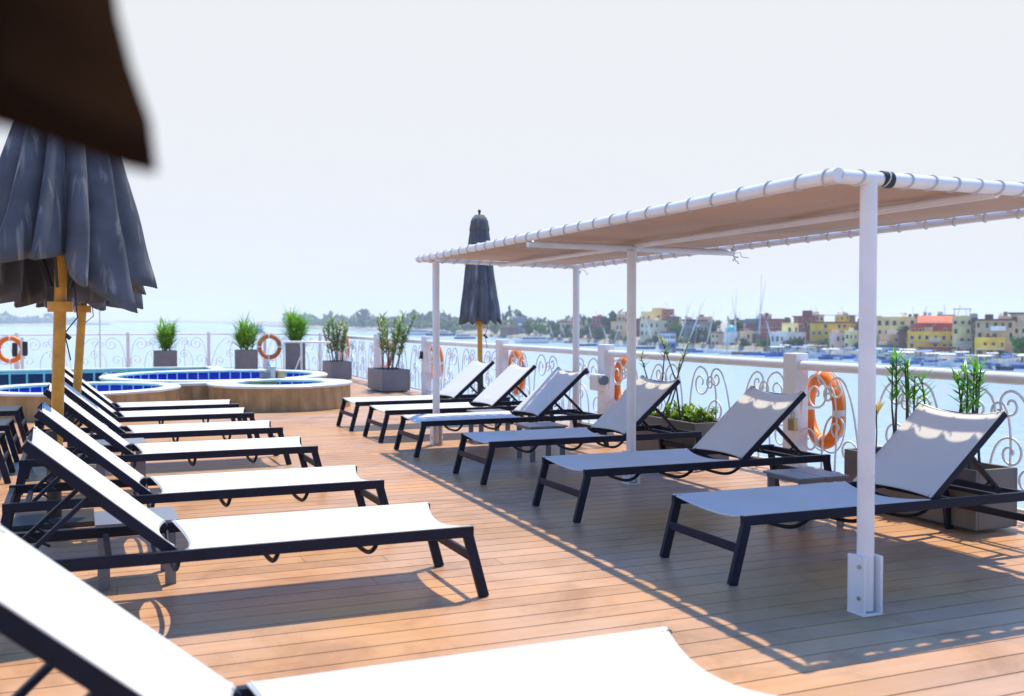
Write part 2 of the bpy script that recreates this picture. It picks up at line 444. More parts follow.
for k in range(1, 7):
    c = copy_tree(pl); c.location = (1.95 + R.uniform(-.01, .01), yL[k] + W2, 0); c.rotation_euler.z = math.pi + rad(R.uniform(-.7, .7)); c['label'] = labL[k]
DROW = 'dark flat loungers beyond the white umbrella row'
labD = ['flat dark lounger nearest the camera at the left photo edge', 'flat dark lounger in the middle of the dark stack at the left edge', 'flat dark lounger closest to the pool wall at the left edge']
pd = make_lounger(1.45, .82, 0.02, 'dsling', labD[0], DROW, (-.66, 10.45 + W2, 0), math.pi)
for k, yy in ((1, 12.0), (2, 13.9)):
    c = copy_tree(pd); c.location = (-.66, yy + W2, 0); c['label'] = labD[k]

# ------------------------------------------------------------------ side tables
def make_table(label, loc, rz, group):
    t = thing('side_table', label, 'side table', loc, rz, group)
    tp = MB()
    for s in (-1, 1): tp.box((s * .112, 0, .366), (.218, .44, .018), None, .004)
    tp.build('table_top', 'table', t)
    MB().box((0, 0, .344), (.40, .40, .024), None, .003).build('apron', 'table', t)
    for sx in (-1, 1):
        for sy in (-1, 1): MB().box((sx * .175, sy * .175, .166), (.06, .018, .332), None, .003).build('leg', 'table', t)
    return t
TG = 'low slate side tables between the loungers'
t0 = make_table('slate side table beside the large whole white lounger with long shadow', (.30, 6.29, 0), 0, TG)
for lab, p in (('slate side table behind the lounger with scalloped sunlit backrest', (4.93, 6.12, 0)),
               ('side table half hidden behind the backrest near the nearer wooden umbrella pole', (.36, 10.2, 0)),
               ('side table whose legs show under the half sunlit lounger', (4.7, 11.86, 0)),
               ('side table legs showing below the lounger behind the middle canopy post', (4.6, 10.1, 0))):
    c = copy_tree(t0); c.location = p; c['label'] = lab; c.rotation_euler.z = rad(R.uniform(-3, 3))

# ------------------------------------------------------------------ canopy
CF0, CF1, CB0, CB1 = Vector((3.463, 4.11, 2.215)), Vector((3.76, 11.74, 2.225)), Vector((5.72, 4.16, 2.215)), Vector((5.86, 11.78, 2.185))
can = thing('shade_canopy', 'long beige canvas canopy laced with rope to a white pipe frame over the loungers', 'canopy', (4.6, 7.9, 0))
def cl(p): return Vector(p) - Vector((4.6, 7.9, 0))
TUB = .036
def pipe(a, b, r=TUB, name='frame_pipe'):
    return MB().tube([cl(a.lerp(b, k / 6)) for k in range(7)], r, 14).build(name, 'white', can)
pipe(CF0 - Vector((.0, .04, 0)), CF1 + Vector((0, .05, 0))); pipe(CB0 - Vector((0, .04, 0)), CB1 + Vector((0, .05, 0)))
pipe(CF0, CB0); pipe(CF1, CB1)
mid0, mid1 = (CF0 + CB0) / 2, (CF1 + CB1) / 2
bF, bB = CF0.lerp(CF1, .54), CB0.lerp(CB1, .54)
dz = Vector((0, 0, -.03))
pipe(mid0 + dz, mid1 + dz, .026, 'ridge_pipe'); pipe(bF + dz * 1.9, bB + dz * 1.9, .03, 'cross_beam')
nF, nX = 28, 14
def canvas(u_, v_):
    # u along Y, v across X; scalloped edges held by lacing points
    su = .046 + .040 * abs(math.sin(math.pi * u_ * nF)) ** .5; sv = .034 + .030 * abs(math.sin(math.pi * v_ * nX))
    a, b = CF0.lerp(CF1, u_), CB0.lerp(CB1, u_)
    L_ = (b - a).length; v2 = su / L_ + (1 - 2 * su / L_) * v_
    LY = (CF1 - CF0).length; u2 = sv / LY + (1 - 2 * sv / LY) * u_
    p = CF0.lerp(CF1, u2).lerp(CB0.lerp(CB1, u2), v2)
    sag = .035 * math.sin(math.pi * v_ * 2) ** 2 * math.sin(math.pi * min(u_, 1) * 2) ** 2
    p.z += .012 - sag + .006 * math.sin(u_ * 37 + v_ * 5) * math.sin(math.pi * v_)
    return cl(p)
o = MB().grid(canvas, nF * 6, nX * 6).build('canvas_sheet', 'canvas', can); solid(o, .004)
rope = MB()
def loop(c, d, rr=.0405, side=None):
    global rope
    rope = MB()
    d = d.normalized(); u = d.orthogonal().normalized(); w_ = d.cross(u)
    tilt = R.uniform(-.35, .35)
    pts = []
    for k in range(14):
        a = 2 * math.pi * k / 14
        pts.append(c + (u * math.cos(a) + w_ * math.sin(a)) * rr + d * (.02 * math.sin(a + tilt) + tilt * .02))
    rope.tube([cl(p) for p in pts], .0055, 6, True)
for a, b, n, inn in ((CF0, CF1, nF, 'x'), (CB0, CB1, nF, '-x'), (CF0, CB0, nX, 'y'), (CF1, CB1, nX, '-y')):
    for k in range(n + 1):
        p = a.lerp(b, min(max(k / n, .006), .994)); loop(p, b - a)
        q = {'x': Vector((.06, .05, .008)), '-x': Vector((-.06, .05, .008)), 'y': Vector((.04, .055, .008)), '-y': Vector((.04, -.055, .008))}[inn]
        if 0 < k < n:
            rope.tube([cl(p + q * .6), cl(p + q)], .005, 5)
            q2 = q.copy(); 
            if inn in ('x', '-x'): q2.y = -q2.y
            else: q2.x = -q2.x
            rope.tube([cl(p + q2 * .6), cl(p + q2)], .005, 5)
        rope.build('rope_loop', 'rope', can)
# loose rope tails at the knots
for p in (CB1 + Vector((.02, 0, -.03)), bB + Vector((0, 0, -.06))):
    rope = MB()
    for j in range(3):
        pts = [p]
        for k in range(6): pts.append(pts[-1] + Vector((R.uniform(-.03, .05), R.uniform(-.05, .03), R.uniform(-.04, .015))))
        rope.tube([cl(x) for x in pts], .005, 5)
    rope.build('loose_knot', 'rope', can)
def post(x, y, ztop, plate=True):
    po = MB().tube([cl((x, y, .02)), cl((x, y, 1.1)), cl((x, y, ztop))], .043, 20).build('post', 'white', can)
    b = MB()
    for s in (-1, 1): b.box(cl((x + s * .053, y, .152)), (.016, .125, .30), None, .004)
    b.box(cl((x, y, .006)), (.128, .125, .012), None, .003)
    b.box(cl((x, y + .05, .152)), (.088, .016, .29), None, .003)
    b.build('base_bracket', 'white', po)
    bo = MB()
    for s in (-1, 1):
        for z in (.09, .25):
            bo.tube([cl((x + s * .060, y - .03, z)), cl((x + s * .073, y - .03, z))], .011, 6)
    bo.build('bolt', 'chrome', po)
post(3.70, 4.12, 2.215); post(3.96, 11.72, 2.2); post(4.66, 8.235, 2.13); post(5.83, 11.72, 2.185); post(5.70, 4.20, 2.2)
tp = CF0.lerp(CB0, .15)
MB().tube([cl(tp + Vector((-.03, 0, 0))), cl(tp), cl(tp + Vector((.035, 0, 0)))], .043, 14).build('black_tape_wrap', 'black', can)

# ------------------------------------------------------------------ umbrellas
def umbrella(label, loc, hem, r1, ztop, r0=.10, pleats=9, depth=.22, seed=1, rag=1.0, bulge=0.0, fab='fabric', pole_r=.044, lean=(0, 0), tight=1.0, flap=True, group='closed umbrellas on wooden poles'):
    rr = random.Random(seed)
    u = thing('closed_umbrella', label, 'umbrella', loc, 0, group)
    ph0 = rr.uniform(0, 6); jit = [rr.uniform(-.5, .5) for _ in range(40)]
    def shape(ui, vi):
        phi = 2 * math.pi * ui; t = vi
        hz = hem(phi)
        a = pleats * phi + ph0 + rag * (1.1 * math.sin(2 * phi + seed) + .7 * math.sin(3 * phi + 2 * seed))
        k = int(((a / (2 * math.pi)) % pleats)); fr = (a / (2 * math.pi)) % 1
        j = jit[k]
        fold = abs(2 * fr - 1)                      # 1 at ridge, 0 in valley
        fold = fold ** .8
        amp = depth * (.25 + .75 * t)
        rad_ = (r0 + (r1 - r0) * t ** tight) * (1 - amp + amp * 1.6 * fold) * (1 + .10 * j * t)
        hz2 = hz - rag * (.09 * (fold - .5) * (1 + j) - .03 * j)
        z = ztop + (hz2 - ztop) * t
        ph = phi + .16 * math.sin(a + j * 3) / pleats * t * 3 + .1 * t * math.sin(3 * t + j)
        n_ = noise.noise(Vector((math.cos(phi) * 2.3, math.sin(phi) * 2.3, z * 1.6 + seed)))
        rad_ += (.05 * n_ + .018 * noise.noise(Vector((math.cos(phi) * 9, math.sin(phi) * 9, z * 3 + seed)))) * t * rag
        if bulge:
            rad_ += bulge * noise.noise(Vector((math.cos(phi) * 3.5, math.sin(phi) * 3.5, z * 13))); z += bulge * 1.1 * noise.noise(Vector((math.cos(phi) * 5, math.sin(phi) * 5, 3.3))) * t
        return (rad_ * math.cos(ph) + lean[0] * z, rad_ * math.sin(ph) + lean[1] * z, z)
    o = MB().grid(shape, 180, 60 if bulge else 26).build('canopy', fab, u); solid(o, .005)
    MB().tube([(lean[0] * z, lean[1] * z, z) for z in (.10, 1.0, 2.0, ztop + .03)], pole_r, 18).build('pole', 'wood', u)
    hb = min(hem(2 * math.pi * k / 12) for k in range(12))
    MB().lathe([(pole_r, 0), (pole_r * 2.0, .0), (pole_r * 2.0, .075), (pole_r, .075)], 18, (lean[0] * hb, lean[1] * hb, hb - .06), smooth=False).build('collar', 'wood', u)
    for k in range(6):
        a = 2 * math.pi * (k + .3) / 6; zt = ztop - .2
        MB().bar((lean[0] * hb + pole_r * 1.8 * math.cos(a), lean[1] * hb + pole_r * 1.8 * math.sin(a), hb + .12), (r1 * .45 * math.cos(a) + lean[0] * (hb + .3), r1 * .45 * math.sin(a) + lean[1] * (hb + .3), hb + .62), .018, .022).build('rib', 'steel', u)
    if flap:
        MB().lathe([(.0, .0), (r0 * .7, -.01), (r0 * 1.25, -.10), (r0 * 1.5, -.26), (r0 * 1.42, -.262)], 24, (lean[0] * ztop, lean[1] * ztop, ztop + .05)).build('top_cap', fab, u)
        MB().lathe([(0, .09), (.02, .08), (.026, .055), (.015, .03), (.02, 0)], 12, (lean[0] * ztop, lean[1] * ztop, ztop + .04)).build('finial', 'steel', u)
    MB().tube([(0, 0, .02), (0, 0, .68)], pole_r + .008, 16).build('base_sleeve', 'steel', u)
    MB().box((0, 0, .02), (.55, .55, .04), None, .006).build('base_plate', 'steel', u)
    cx = pole_r + .05
    MB().tube([(lean[0] * 1.5 + cx, -.02, hb + .25), (lean[0] * 1.4 + cx + .03, -.02, hb - .1), (cx - .01, 0, hb - .22), (cx + .03, 0, hb - .42)], .005, 6).build('cord', 'black', u)
    MB().bar((cx - .035, 0, hb - .20), (cx + .03, 0, hb - .26), .02, .03).build('cord_cleat', 'black', u)
    return u
def keyed(keys):
    ks = sorted((math.radians(a) % (2 * math.pi), z) for a, z in keys)
    ks = [(ks[-1][0] - 2 * math.pi, ks[-1][1])] + ks + [(ks[0][0] + 2 * math.pi, ks[0][1])]
    def f(p):
        p %= 2 * math.pi
        for (a, za), (b, zb) in zip(ks, ks[1:]):
            if a <= p <= b:
                t = (p - a) / (b - a); t = t * t * (3 - 2 * t); return za + (zb - za) * t
        return ks[0][1]
    return f
umbrella('loosely closed slate umbrella on the nearer thick wooden pole', (-.17, 8.33, 0),
         keyed([(-180, 1.82), (-130, 1.92), (-95, 1.95), (-75, 1.76), (-45, 1.60), (-10, 1.78), (35, 1.74), (90, 1.62), (140, 1.64)]), .57, 3.75, .12, 11, .34, 3, lean=(.035, 0))
umbrella('loosely closed slate umbrella on the farther wooden pole, hanging behind the nearer one', (-.06, 12.0, 0),
         keyed([(-180, 1.70), (-90, 1.66), (0, 1.66), (90, 1.64)]), .52, 3.75, .12, 10, .34, 8, lean=(.07, 0))
umbrella('tightly closed slate umbrella standing alone by the river railing', (5.93, 15.35, 0),
         keyed([(0, 1.47), (180, 1.47)]), .30, 3.13, .11, 10, .17, 5, pole_r=.04, lean=(-.004, 0), tight=.8)
BC = Vector((-.504, .81, 0))
def hem_near(phi):
    p = BC + Vector((math.cos(phi), math.sin(phi), 0)) * .62
    return HC + .196 * max(.22, p.dot(Vector((math.sin(YAW), math.cos(YAW), 0)))) 
umbrella('blurred dark umbrella hanging right at the camera in the top corner', BC, hem_near, .486, 3.75, .36, 7, .18, 14, rag=.35, bulge=.035, fab='fabric2')

# ------------------------------------------------------------------ railing
RX, RZ = 6.42, 1.11
rail_path = [Vector((RX, -2.5, 0)), Vector((RX, 4.3, 0)), Vector((RX, 8.13, 0)), Vector((RX, 12.02, 0)), Vector((RX, 15.63, 0)), Vector((RX, 19.6, 0)), Vector((RX, 23.2, 0)), Vector((RX, 27.0, 0))]
bow = [Vector((deck_right(yy) - .2, yy - .05, 0)) for yy in (28.6, 30.0, 31.0)] + [Vector((3.6, 31.72, 0))]
back = [Vector((x, 31.72, 0)) for x in (1.35, -1.55, -4.5, -7.5)]
def scroll_unit(mb, P, Q, r, rev=False):
    """one wrought-iron lyre between floor points P and Q"""
    d = (Q - P); Lx = d.length; d.normalize()
    def at(x, z): return P + d * (Lx - x if rev else x) + Vector((0, 0, z))
    def spiral(x, z, r0, a0, turns, sg):
        return [(x + r0 * (1 - .82 * k / 22) * math.cos(a0 + sg * turns * 2 * math.pi * k / 22), z + r0 * (1 - .82 * k / 22) * math.sin(a0 + sg * turns * 2 * math.pi * k / 22)) for k in range(23)]
    def add(pts, rr=r): mb.tube([at(x, z) for x, z in pts], rr, 6)
    def bez(p0, p1, p2, p3, n=14):
        return [tuple((1 - t) ** 3 * a + 3 * (1 - t) ** 2 * t * b + 3 * (1 - t) * t * t * c + t ** 3 * e for a, b, c, e in zip(p0, p1, p2, p3)) for t in [k / n for k in range(n + 1)]]
    W = Lx
    # tall arch that curls inward at its end
    a = bez((.02 * W, .10), (.06 * W, .62), (.10 * W, .98), (.30 * W, .98)) + spiral(.30 * W, .80, .18, math.pi / 2, 1.35, -1)[1:]
    add(a)
    b = bez((.60 * W, .10), (.62 * W, .45), (.66 * W, .70), (.56 * W, .86), 10) + spiral(.50 * W, .80, .085, .7, 1.2, 1)[1:]
    add(b)
    # big counter scroll
    c = bez((.40 * W, .10), (.40 * W, .40), (.44 * W, .62), (.62 * W, .62), 12) + spiral(.62 * W, .50, .12, math.pi / 2, 1.3, -1)[1:]
    add(c)
    e = bez((.62 * W, .97), (.82 * W, .97), (.90 * W, .60), (.98 * W, .10), 14)
    add(spiral(.62 * W, .86, .11, math.pi / 2, 1.25, 1)[::-1] + e[1:])
    f = spiral(.20 * W, .34, .15, math.pi, 1.2, -1)
    add([(.08 * W, .10)] + [(.20 * W - .15, .28)] + f)
    g = spiral(.80 * W, .30, .12, 0, 1.2, 1)
    add([(.90 * W, .10)] + [(.80 * W + .12, .24)] + g)
def rail_run(root, pts, r_hand=.046, r_iron=.0108, unit=1.05, r_low=.018):
    for a, b in zip(pts, pts[1:]):
        d = (b - a).normalized(); L = (b - a).length
        MB().tube([a + Vector((0, 0, RZ - r_hand)), (a + b) / 2 + Vector((0, 0, RZ - r_hand)), b + Vector((0, 0, RZ - r_hand))], r_hand, 12).build('handrail', 'white', root)
        MB().tube([a + Vector((0, 0, .09)), b + Vector((0, 0, .09))], r_low, 8).build('bottom_rail', 'white', root)
        n = max(1, round(L / unit)); sp = MB()
        for k in range(n):
            p, q = a + d * (L * k / n + .02), a + d * (L * (k + 1) / n - .02)
            scroll_unit(sp, p, q, r_iron, k % 2 == 1)
        sp.build('scroll_panel', 'iron', root)
rr_ = thing('river_railing', 'white wrought iron scroll railing along the river side of the deck', 'railing', (0, 0, 0))
rail_run(rr_, rail_path)
for p in rail_path[1:]:
    MB().box((p.x, p.y, .59), (.16, .19, 1.18), None, .012).build('post', 'white', rr_)
br_ = thing('bow_railing', 'thin white scroll railing around the bow behind the pool planters', 'railing', (0, 0, 0))
rail_run(br_, [rail_path[-1]] + bow + back, .024, .010, 1.5, .014)
for p in bow + back:
    MB().tube([(p.x, p.y, 0), (p.x, p.y, 1.14)], .05, 10).build('post', 'white', br_)
for x in (-.4, .6, -2.9, -6):
    MB().tube([(x, 31.72, 0), (x, 31.72, 1.9)], .022, 8).build('stanchion', 'white', br_)

# lifebuoys
def lifebuoy(label, loc, az, body='orange', ro=.375, tilt=0.0):
    o = thing('lifebuoy', label, 'lifebuoy', loc, az, 'lifebuoys hung along the railing'); o.rotation_euler = (tilt, 0, az)
    rt_, rm = .068, ro - .068
    ring = MB(); n, m = 40, 12
    def f(u_, v_):
        a, b = 2 * math.pi * u_, 2 * math.pi * v_
        return (.8 * rt_ * math.sin(b), (rm + rt_ * math.cos(b)) * math.cos(a), (rm + rt_ * math.cos(b)) * math.sin(a))
    ring.grid(f, n, m); ring.build('ring', body, o)
    for k in range(4):
        a0 = math.pi / 2 * k
        bd = MB().grid(lambda u_, v_: (.8 * (rt_ + .003) * math.sin(2 * math.pi * v_), (rm + (rt_ + .003) * math.cos(2 * math.pi * v_)) * math.cos(a0 + (u_ - .5) * .15), (rm + (rt_ + .003) * math.cos(2 * math.pi * v_)) * math.sin(a0 + (u_ - .5) * .15)), 4, m)
        bd.build('reflective_band', 'reflect', o)
    g = MB(); pts = []
    for k in range(48):
        a = 2 * math.pi * k / 48; q = abs(math.sin(2 * a))
        rr2 = ro + .012 + .03 * q
        pts.append((.02, rr2 * math.cos(a), rr2 * math.sin(a) - .02 * q))
    g.tube(pts, .007, 6, True); g.build('grab_line', 'rope', o)
    return o
for lab, y_, z_, az in (('large orange lifebuoy on the nearest square railing post', 7.86, .645, -13), ('orange lifebuoy beside the post carrying the white deck lamp', 11.72, .66, -8),
                    ('orange lifebuoy behind the two farthest railing row backrests', 15.3, .66, -4), ('orange lifebuoy just beside the far corner canopy post', 19.35, .66, 0), ('orange lifebuoy behind the oblong planter with the loose shrub', 23.0, .70, 6)):
    lifebuoy(lab, (RX + .115, y_, z_), rad(az))
lifebuoy('orange lifebuoy glimpsed through the smaller shrub in the oblong planter', (RX + .09, 26.9, .78), rad(5))
p = ground(270, 30.0); lifebuoy('faded brownish lifebuoy on the bow post next to the tallest blade leaf planter', (p.x, p.y + .1, .72), rad(60), 'rust')
p = ground(10, 27.9); lifebuoy('orange lifebuoy beside two dark pads behind the pool', (p.x, p.y, .70), rad(75))

# fittings on the railing posts
lam = thing('deck_lamp', 'white box lamp with grey round lens on a railing post', 'lamp', (RX - .16, 11.93, .60))
MB().box((0, 0, .09), (.16, .24, .22), None, .03).build('housing', 'white', lam)
MB().tube([(0, -.10, .12), (0, -.17, .12)], .062, 20).build('lens', 'boxgrey', lam)
MB().tube([(-.10, .10, .20), (-.13, .13, .26)], .03, 8).build('knob', 'black', lam)
lk = thing('brass_lock', 'small brass padlock box on the nearest railing post', 'lock', (RX - .115, 8.02, .50))
MB().box((0, 0, 0), (.05, .10, .12), None, .008).build('lock_body', 'brass', lk)
MB().tube([(0, -.03, .05), (0, -.03, .10), (0, .0, .125), (0, .03, .10), (0, .03, .05)], .007, 8).build('shackle', 'chrome', lk)
sk = thing('post_latch', 'small black latch on the post behind the far canopy post', 'latch', (RX - .10, 19.62, .80))
MB().box((0, 0, 0), (.05, .09, .15), None, .01).build('latch_body', 'black', sk)
MB().bar((-.03, -.02, .02), (-.03, .05, -.09), .015, .02).build('lever', 'steel', sk)

# ------------------------------------------------------------------ pools
def ring_uv(cx, cy, r):
    def f(co, p):
        a = math.atan2(p.center.y - cy, p.center.x - cx); b = math.atan2(co.y - cy, co.x - cx)
        if b - a > math.pi: b -= 2 * math.pi
        if a - b > math.pi: b += 2 * math.pi
        return (b * r, co.z)
    return f
def round_pool(label, cx, cy, r, ri, zr, zw, tile):
    t = thing('round_pool', label, 'pool', (cx, cy, 0), 0, 'raised round pools')
    MB().lathe([(r, 0), (r, zr - .05)], 72).build('stone_wall', 'stone', t, uvfn=ring_uv(0, 0, r))
    MB().lathe([(ri, zr - .05), (ri - .02, zr - .035), (ri - .02, zr - .012), (ri, zr), (r + .02, zr), (r + .035, zr - .012), (r + .035, zr - .04), (r, zr - .05)], 72, smooth=False).build('coping', 'coping', t)
    MB().lathe([(ri, zr - .05), (ri, zr - .62)], 64).build('tile_band', tile, t, uvfn=ring_uv(0, 0, ri))
    MB().lathe([(0, zw), (ri, zw)], 48, smooth=False).build('water', 'poolwater', t)
    return t
round_pool('round raised pool behind the farther wooden umbrella pole', .05, 18.0, 1.5, 1.28, .42, .20, 'tile_blue')
round_pool('small round stone clad basin with a spout cluster nearest the railing loungers', 3.25, 18.05, 1.2, .78, .425, .30, 'tile_blue')
round_pool('wide round white rimmed pool with cobalt tiles in front of the blade leaf planters', 2.5, 20.75, 2.1, 1.86, .44, .12, 'tile_blue')
mp_ = thing('main_pool', 'wide raised main pool with a navy tile band behind the round pools', 'pool', (0, 0, 0))
def flat_uv(co, p): return (co.x + co.y, co.z)
wl = MB()
for x0, x1 in ((-8.9, -1.40), (1.50, 2.12)): MB().box(((x0 + x1) / 2, 18.47, .18), (x1 - x0, .06, .36)).build('stone_wall', 'stone', mp_, uvfn=flat_uv)
MB().box((3.0, 23.9, .18), (.06, 2.2, .36)).build('stone_wall', 'stone', mp_, uvfn=flat_uv); wl.box((-2.95, 25.03, .18), (11.96, .06, .36))
wl.build('stone_wall', 'stone', mp_, uvfn=flat_uv)
cp = MB()
for x0, x1 in ((-8.9, -1.38), (1.49, 2.12)): MB().box(((x0 + x1) / 2, 18.57, .389), (x1 - x0, .30, .05), None, .01).build('coping', 'coping', mp_)
MB().box((2.9, 23.9, .389), (.3, 2.5, .05), None, .01).build('coping', 'coping', mp_); cp.box((-3.0, 24.98, .391), (12.1, .30, .05), None, .01)
cp.build('coping', 'coping', mp_)
tl = MB(); tl.poly([(-8.9, 24.82, .364), (2.74, 24.82, .364), (2.74, 24.82, -.3), (-8.9, 24.82, -.3)]); tl.poly([(2.74, 22.7, .364), (2.74, 24.82, .364), (2.74, 24.82, -.3), (2.74, 22.7, -.3)][::-1])
tl.build('tile_band', 'tile_navy', mp_, uvfn=flat_uv)
wp = MB(); wp.poly([(-8.9, 18.5, .06), (2.74, 18.5, .06), (2.74, 24.82, .06), (-8.9, 24.82, .06)]); wp.build('water', 'poolwater', mp_)
# depth mark tile
cm = MB(); cm.tube([(.58 + .09 * math.cos(a * math.pi / 8), 24.80, .21 + .09 * math.sin(a * math.pi / 8)) for a in range(2, 15)], .018, 6); cm.build('depth_mark', 'coping', mp_)

fo = thing('stone_spout', 'grey stone and steel spout cluster on the small round basin rim', 'fountain', (3.24, 18.93, .425), rad(20))
for nm, (x, y_, z, sx, sy, sz), m_ in (('stone_block', (-.12, 0, .08, .17, .16, .17), 'table'), ('stone_block', (.02, .03, .12, .15, .15, .24), 'chrome'), ('stone_block', (.17, 0, .08, .16, .18, .16), 'brass')):
    b = MB().box((0, 0, 0), (sx, sy, sz), None, .035); 
    b.v = [(v[0] * (1 + .15 * noise.noise(Vector(v) * 7 + Vector((x * 50, 0, 0)))) + x, v[1] + y_, v[2] * (1 + .2 * noise.noise(Vector(v) * 5)) + z) for v in b.v]
    b.build(nm, m_, fo)
MB().lathe([(.0, 0), (.05, 0), (.045, .06), (.02, .09), (.03, .13), (.0, .15)], 16, (-.06, .0, .20)).build('spout', 'chrome', fo)

hp = ground(284, 22.6)
hr = thing('pool_handrail', 'white tubular handrail with diagonal brace at the pool steps', 'handrail', (hp.x, hp.y, 0), -YAW)
Z1 = 1.02
MB().tube([(0, 0, 0), (0, 0, Z1 - .02), (.02, 0, Z1), (.40, 0, Z1), (.95, .35, Z1 - .02)], .024, 10).build('top_tube', 'white', hr)
MB().tube([(.38, 0, 0), (.38, 0, Z1)], .022, 10).build('upright', 'white', hr)
MB().tube([(.20, 0, .30), (.37, 0, .72)], .016, 8).build('brace', 'white', hr)

pp = ground(22, 26.6)
ps = thing('padded_post', 'white post with two dark upright pads beyond the main pool', 'post', (pp.x, pp.y, 0), -YAW)
MB().tube([(0, 0, 0), (0, 0, 1.05)], .04, 12).build('post', 'white', ps)
for x, z0, z1 in ((-.18, .55, .92), (.09, .57, .95)):
    MB().box((x, -.03, (z0 + z1) / 2), (.13, .10, z1 - z0), None, .04).build('pad', 'black', ps)

# ------------------------------------------------------------------ planters and plants
def planter(label, loc, sx, sy, h, m_, group, rz=0, soil=.06):
    t = thing('planter', label, 'planter', loc, rz, group)
    w_ = .03; b = MB()
    for s in (-1, 1):
        b.box((s * (sx / 2 - w_ / 2), 0, h / 2 + .015), (w_, sy, h - .03), None, .005)
        b.box((0, s * (sy / 2 - w_ / 2), h / 2 + .0155), (sx - 2 * w_ - .001, w_, h - .031), None, .002)
    b.box((0, 0, .05), (sx - .08, sy - .08, .07))
    b.build('tub', m_, t)
    sl = MB(); sl.grid(lambda u_, v_: ((u_ - .5) * (sx - .062), (v_ - .5) * (sy - .062), h - soil + .02 * noise.noise(Vector((u_ * 6, v_ * 6, sx)))), 10, 10); sl.build('soil', 'soil', t)
    return t
def blade(mb, base, dirv, length, width, droop, segs=6, mi=0):
    p = Vector(base); d = Vector(dirv).normalized(); side = d.cross(Vector((0, 0, 1)))
    side = side.normalized() if side.length > .05 else Vector((1, 0, 0))
    vs = []; st = length / segs
    for k in range(segs + 1):
        t = k / segs; wv = width * (1 - t) ** .6 * (.55 + .45 * min(1, t * 4)) / 2
        vs += [p + side * wv, p - side * wv]
        d = (d + Vector((0, 0, -droop * (.4 + t)))).normalized(); p = p + d * st
    fs = [[2 * k, 2 * k + 1, 2 * k + 3, 2 * k + 2] for k in range(segs)]
    mb.add(vs, fs, True, mi)
def blade_plant(label, loc, h, spread, n, seed):
    rr = random.Random(seed); t = thing('blade_plant', label, 'plant', loc, 0, 'blade leaf plants in square planters')
    st = MB(); fl = MB()
    for s in range(7):
        a = rr.uniform(0, 6.28); q = rr.uniform(0, .16); b0 = Vector((q * math.cos(a), q * math.sin(a), 0)); top = b0 + Vector((.5 * spread * q / .16 * math.cos(a) * .6, .5 * spread * q / .16 * math.sin(a) * .6, h * rr.uniform(.35, .72)))
        st.tube([b0, b0.lerp(top, .5) + Vector((.01, .01, 0)), top], .012, 6)
        for k in range(n // 7):
            tt = rr.uniform(.12, 1); bp_ = b0.lerp(top, tt); a2 = rr.uniform(0, 6.28); el = rr.uniform(.25, 1.35)
            blade(fl, bp_, (math.cos(a2) * math.cos(el), math.sin(a2) * math.cos(el), math.sin(el)), h * rr.uniform(.32, .55), rr.uniform(.025, .045), rr.uniform(.06, .22))
    st.build('stem', 'stem', t); fl.build('foliage', 'leaf', t)
def lance_plant(label, loc, stems, h, lf, seed, m_='olean', whorl=.22, bush=0.3, sx=.2, sy=.5, group='oleander like shrubs in planters', lw=.022, ystart=.45):
    rr = random.Random(seed); t = thing('flowering_shrub', label, 'plant', loc, 0, group)
    st = MB(); fl = MB()
    for s in range(stems):
        b0 = Vector((rr.uniform(-sx, sx), rr.uniform(-sy, sy), 0)); a = rr.uniform(0, 6.28); hh = h * rr.uniform(.65, 1.0)
        tip = b0 + Vector((bush * hh * math.cos(a) * rr.uniform(.3, 1), bush * hh * math.sin(a) * rr.uniform(.3, 1), hh))
        c1 = b0.lerp(tip, .5) + Vector((rr.uniform(-.04, .04), rr.uniform(-.04, .04), .03))
        pts = [b0, b0.lerp(c1, .5), c1, c1.lerp(tip, .5), tip]
        st.tube(pts, [.011, .010, .008, .007, .004], 6)
        nn = int((1 - ystart) * hh / .035)
        for k in range(nn):
            tt = ystart + (1 - ystart) * (k + .5) / nn; q = tt * 4; i0 = min(3, int(q)); bp_ = pts[i0].lerp(pts[i0 + 1], q - i0)
            if rr.random() < .18: continue
            for w_ in range(3):
                a2 = k * .9 + w_ * 2.1 + rr.uniform(-.3, .3); el = rr.uniform(.25, 1.0)
                blade(fl, bp_, (math.cos(a2) * math.cos(el), math.sin(a2) * math.cos(el), math.sin(el)), lf * rr.uniform(.7, 1.15), lw, rr.uniform(.0, .14), 4)
    st.build('stem', 'stem', t); fl.build('foliage', m_, t)
    return t
PG = 'tall square grey planters behind the pool'
bl = ['square planter farthest from the railing in the pool row, with compact bright green blades', 'square planter in the middle of the pool row', 'tallest square planter at the bow corner']
pb = ['compact bright green blade plant farthest along the pool row', 'compact blade plant in the middle square planter', 'tallest bushiest blade plant at the bow corner']
for k, (px, dp, hh, ph, spread) in enumerate(((165, 27.0, .70, .98, .5), (246, 27.0, .72, .98, .5), (294, 29.4, .84, 1.22, .75))):
    g = ground(px, dp); sx = .57 if k < 2 else .60
    planter(bl[k], (g.x, g.y, 0), sx, sx, hh, 'planter', PG, -YAW + math.atan((512 - px) / FPX) + .04)
    blade_plant(pb[k], (g.x, g.y, hh - .06), ph, spread, 560 if k < 2 else 800, 20 + k)
OG = 'oblong grey planters along the railing'
planter('oblong grey planter with the smaller olive shrub at the bow end', (6.02, 25.6, 0), .52, .95, .47, 'planter', OG)
lance_plant('smaller dusty olive shrub in the bow end oblong planter', (6.02, 25.6, .42), 10, 1.12, .20, 31, 'olive', bush=.35, sx=.15, sy=.3, lw=.045, ystart=.25)
planter('oblong grey planter with the loose branching shrub', (6.08, 21.15, 0), .60, 1.15, .47, 'planter', OG)
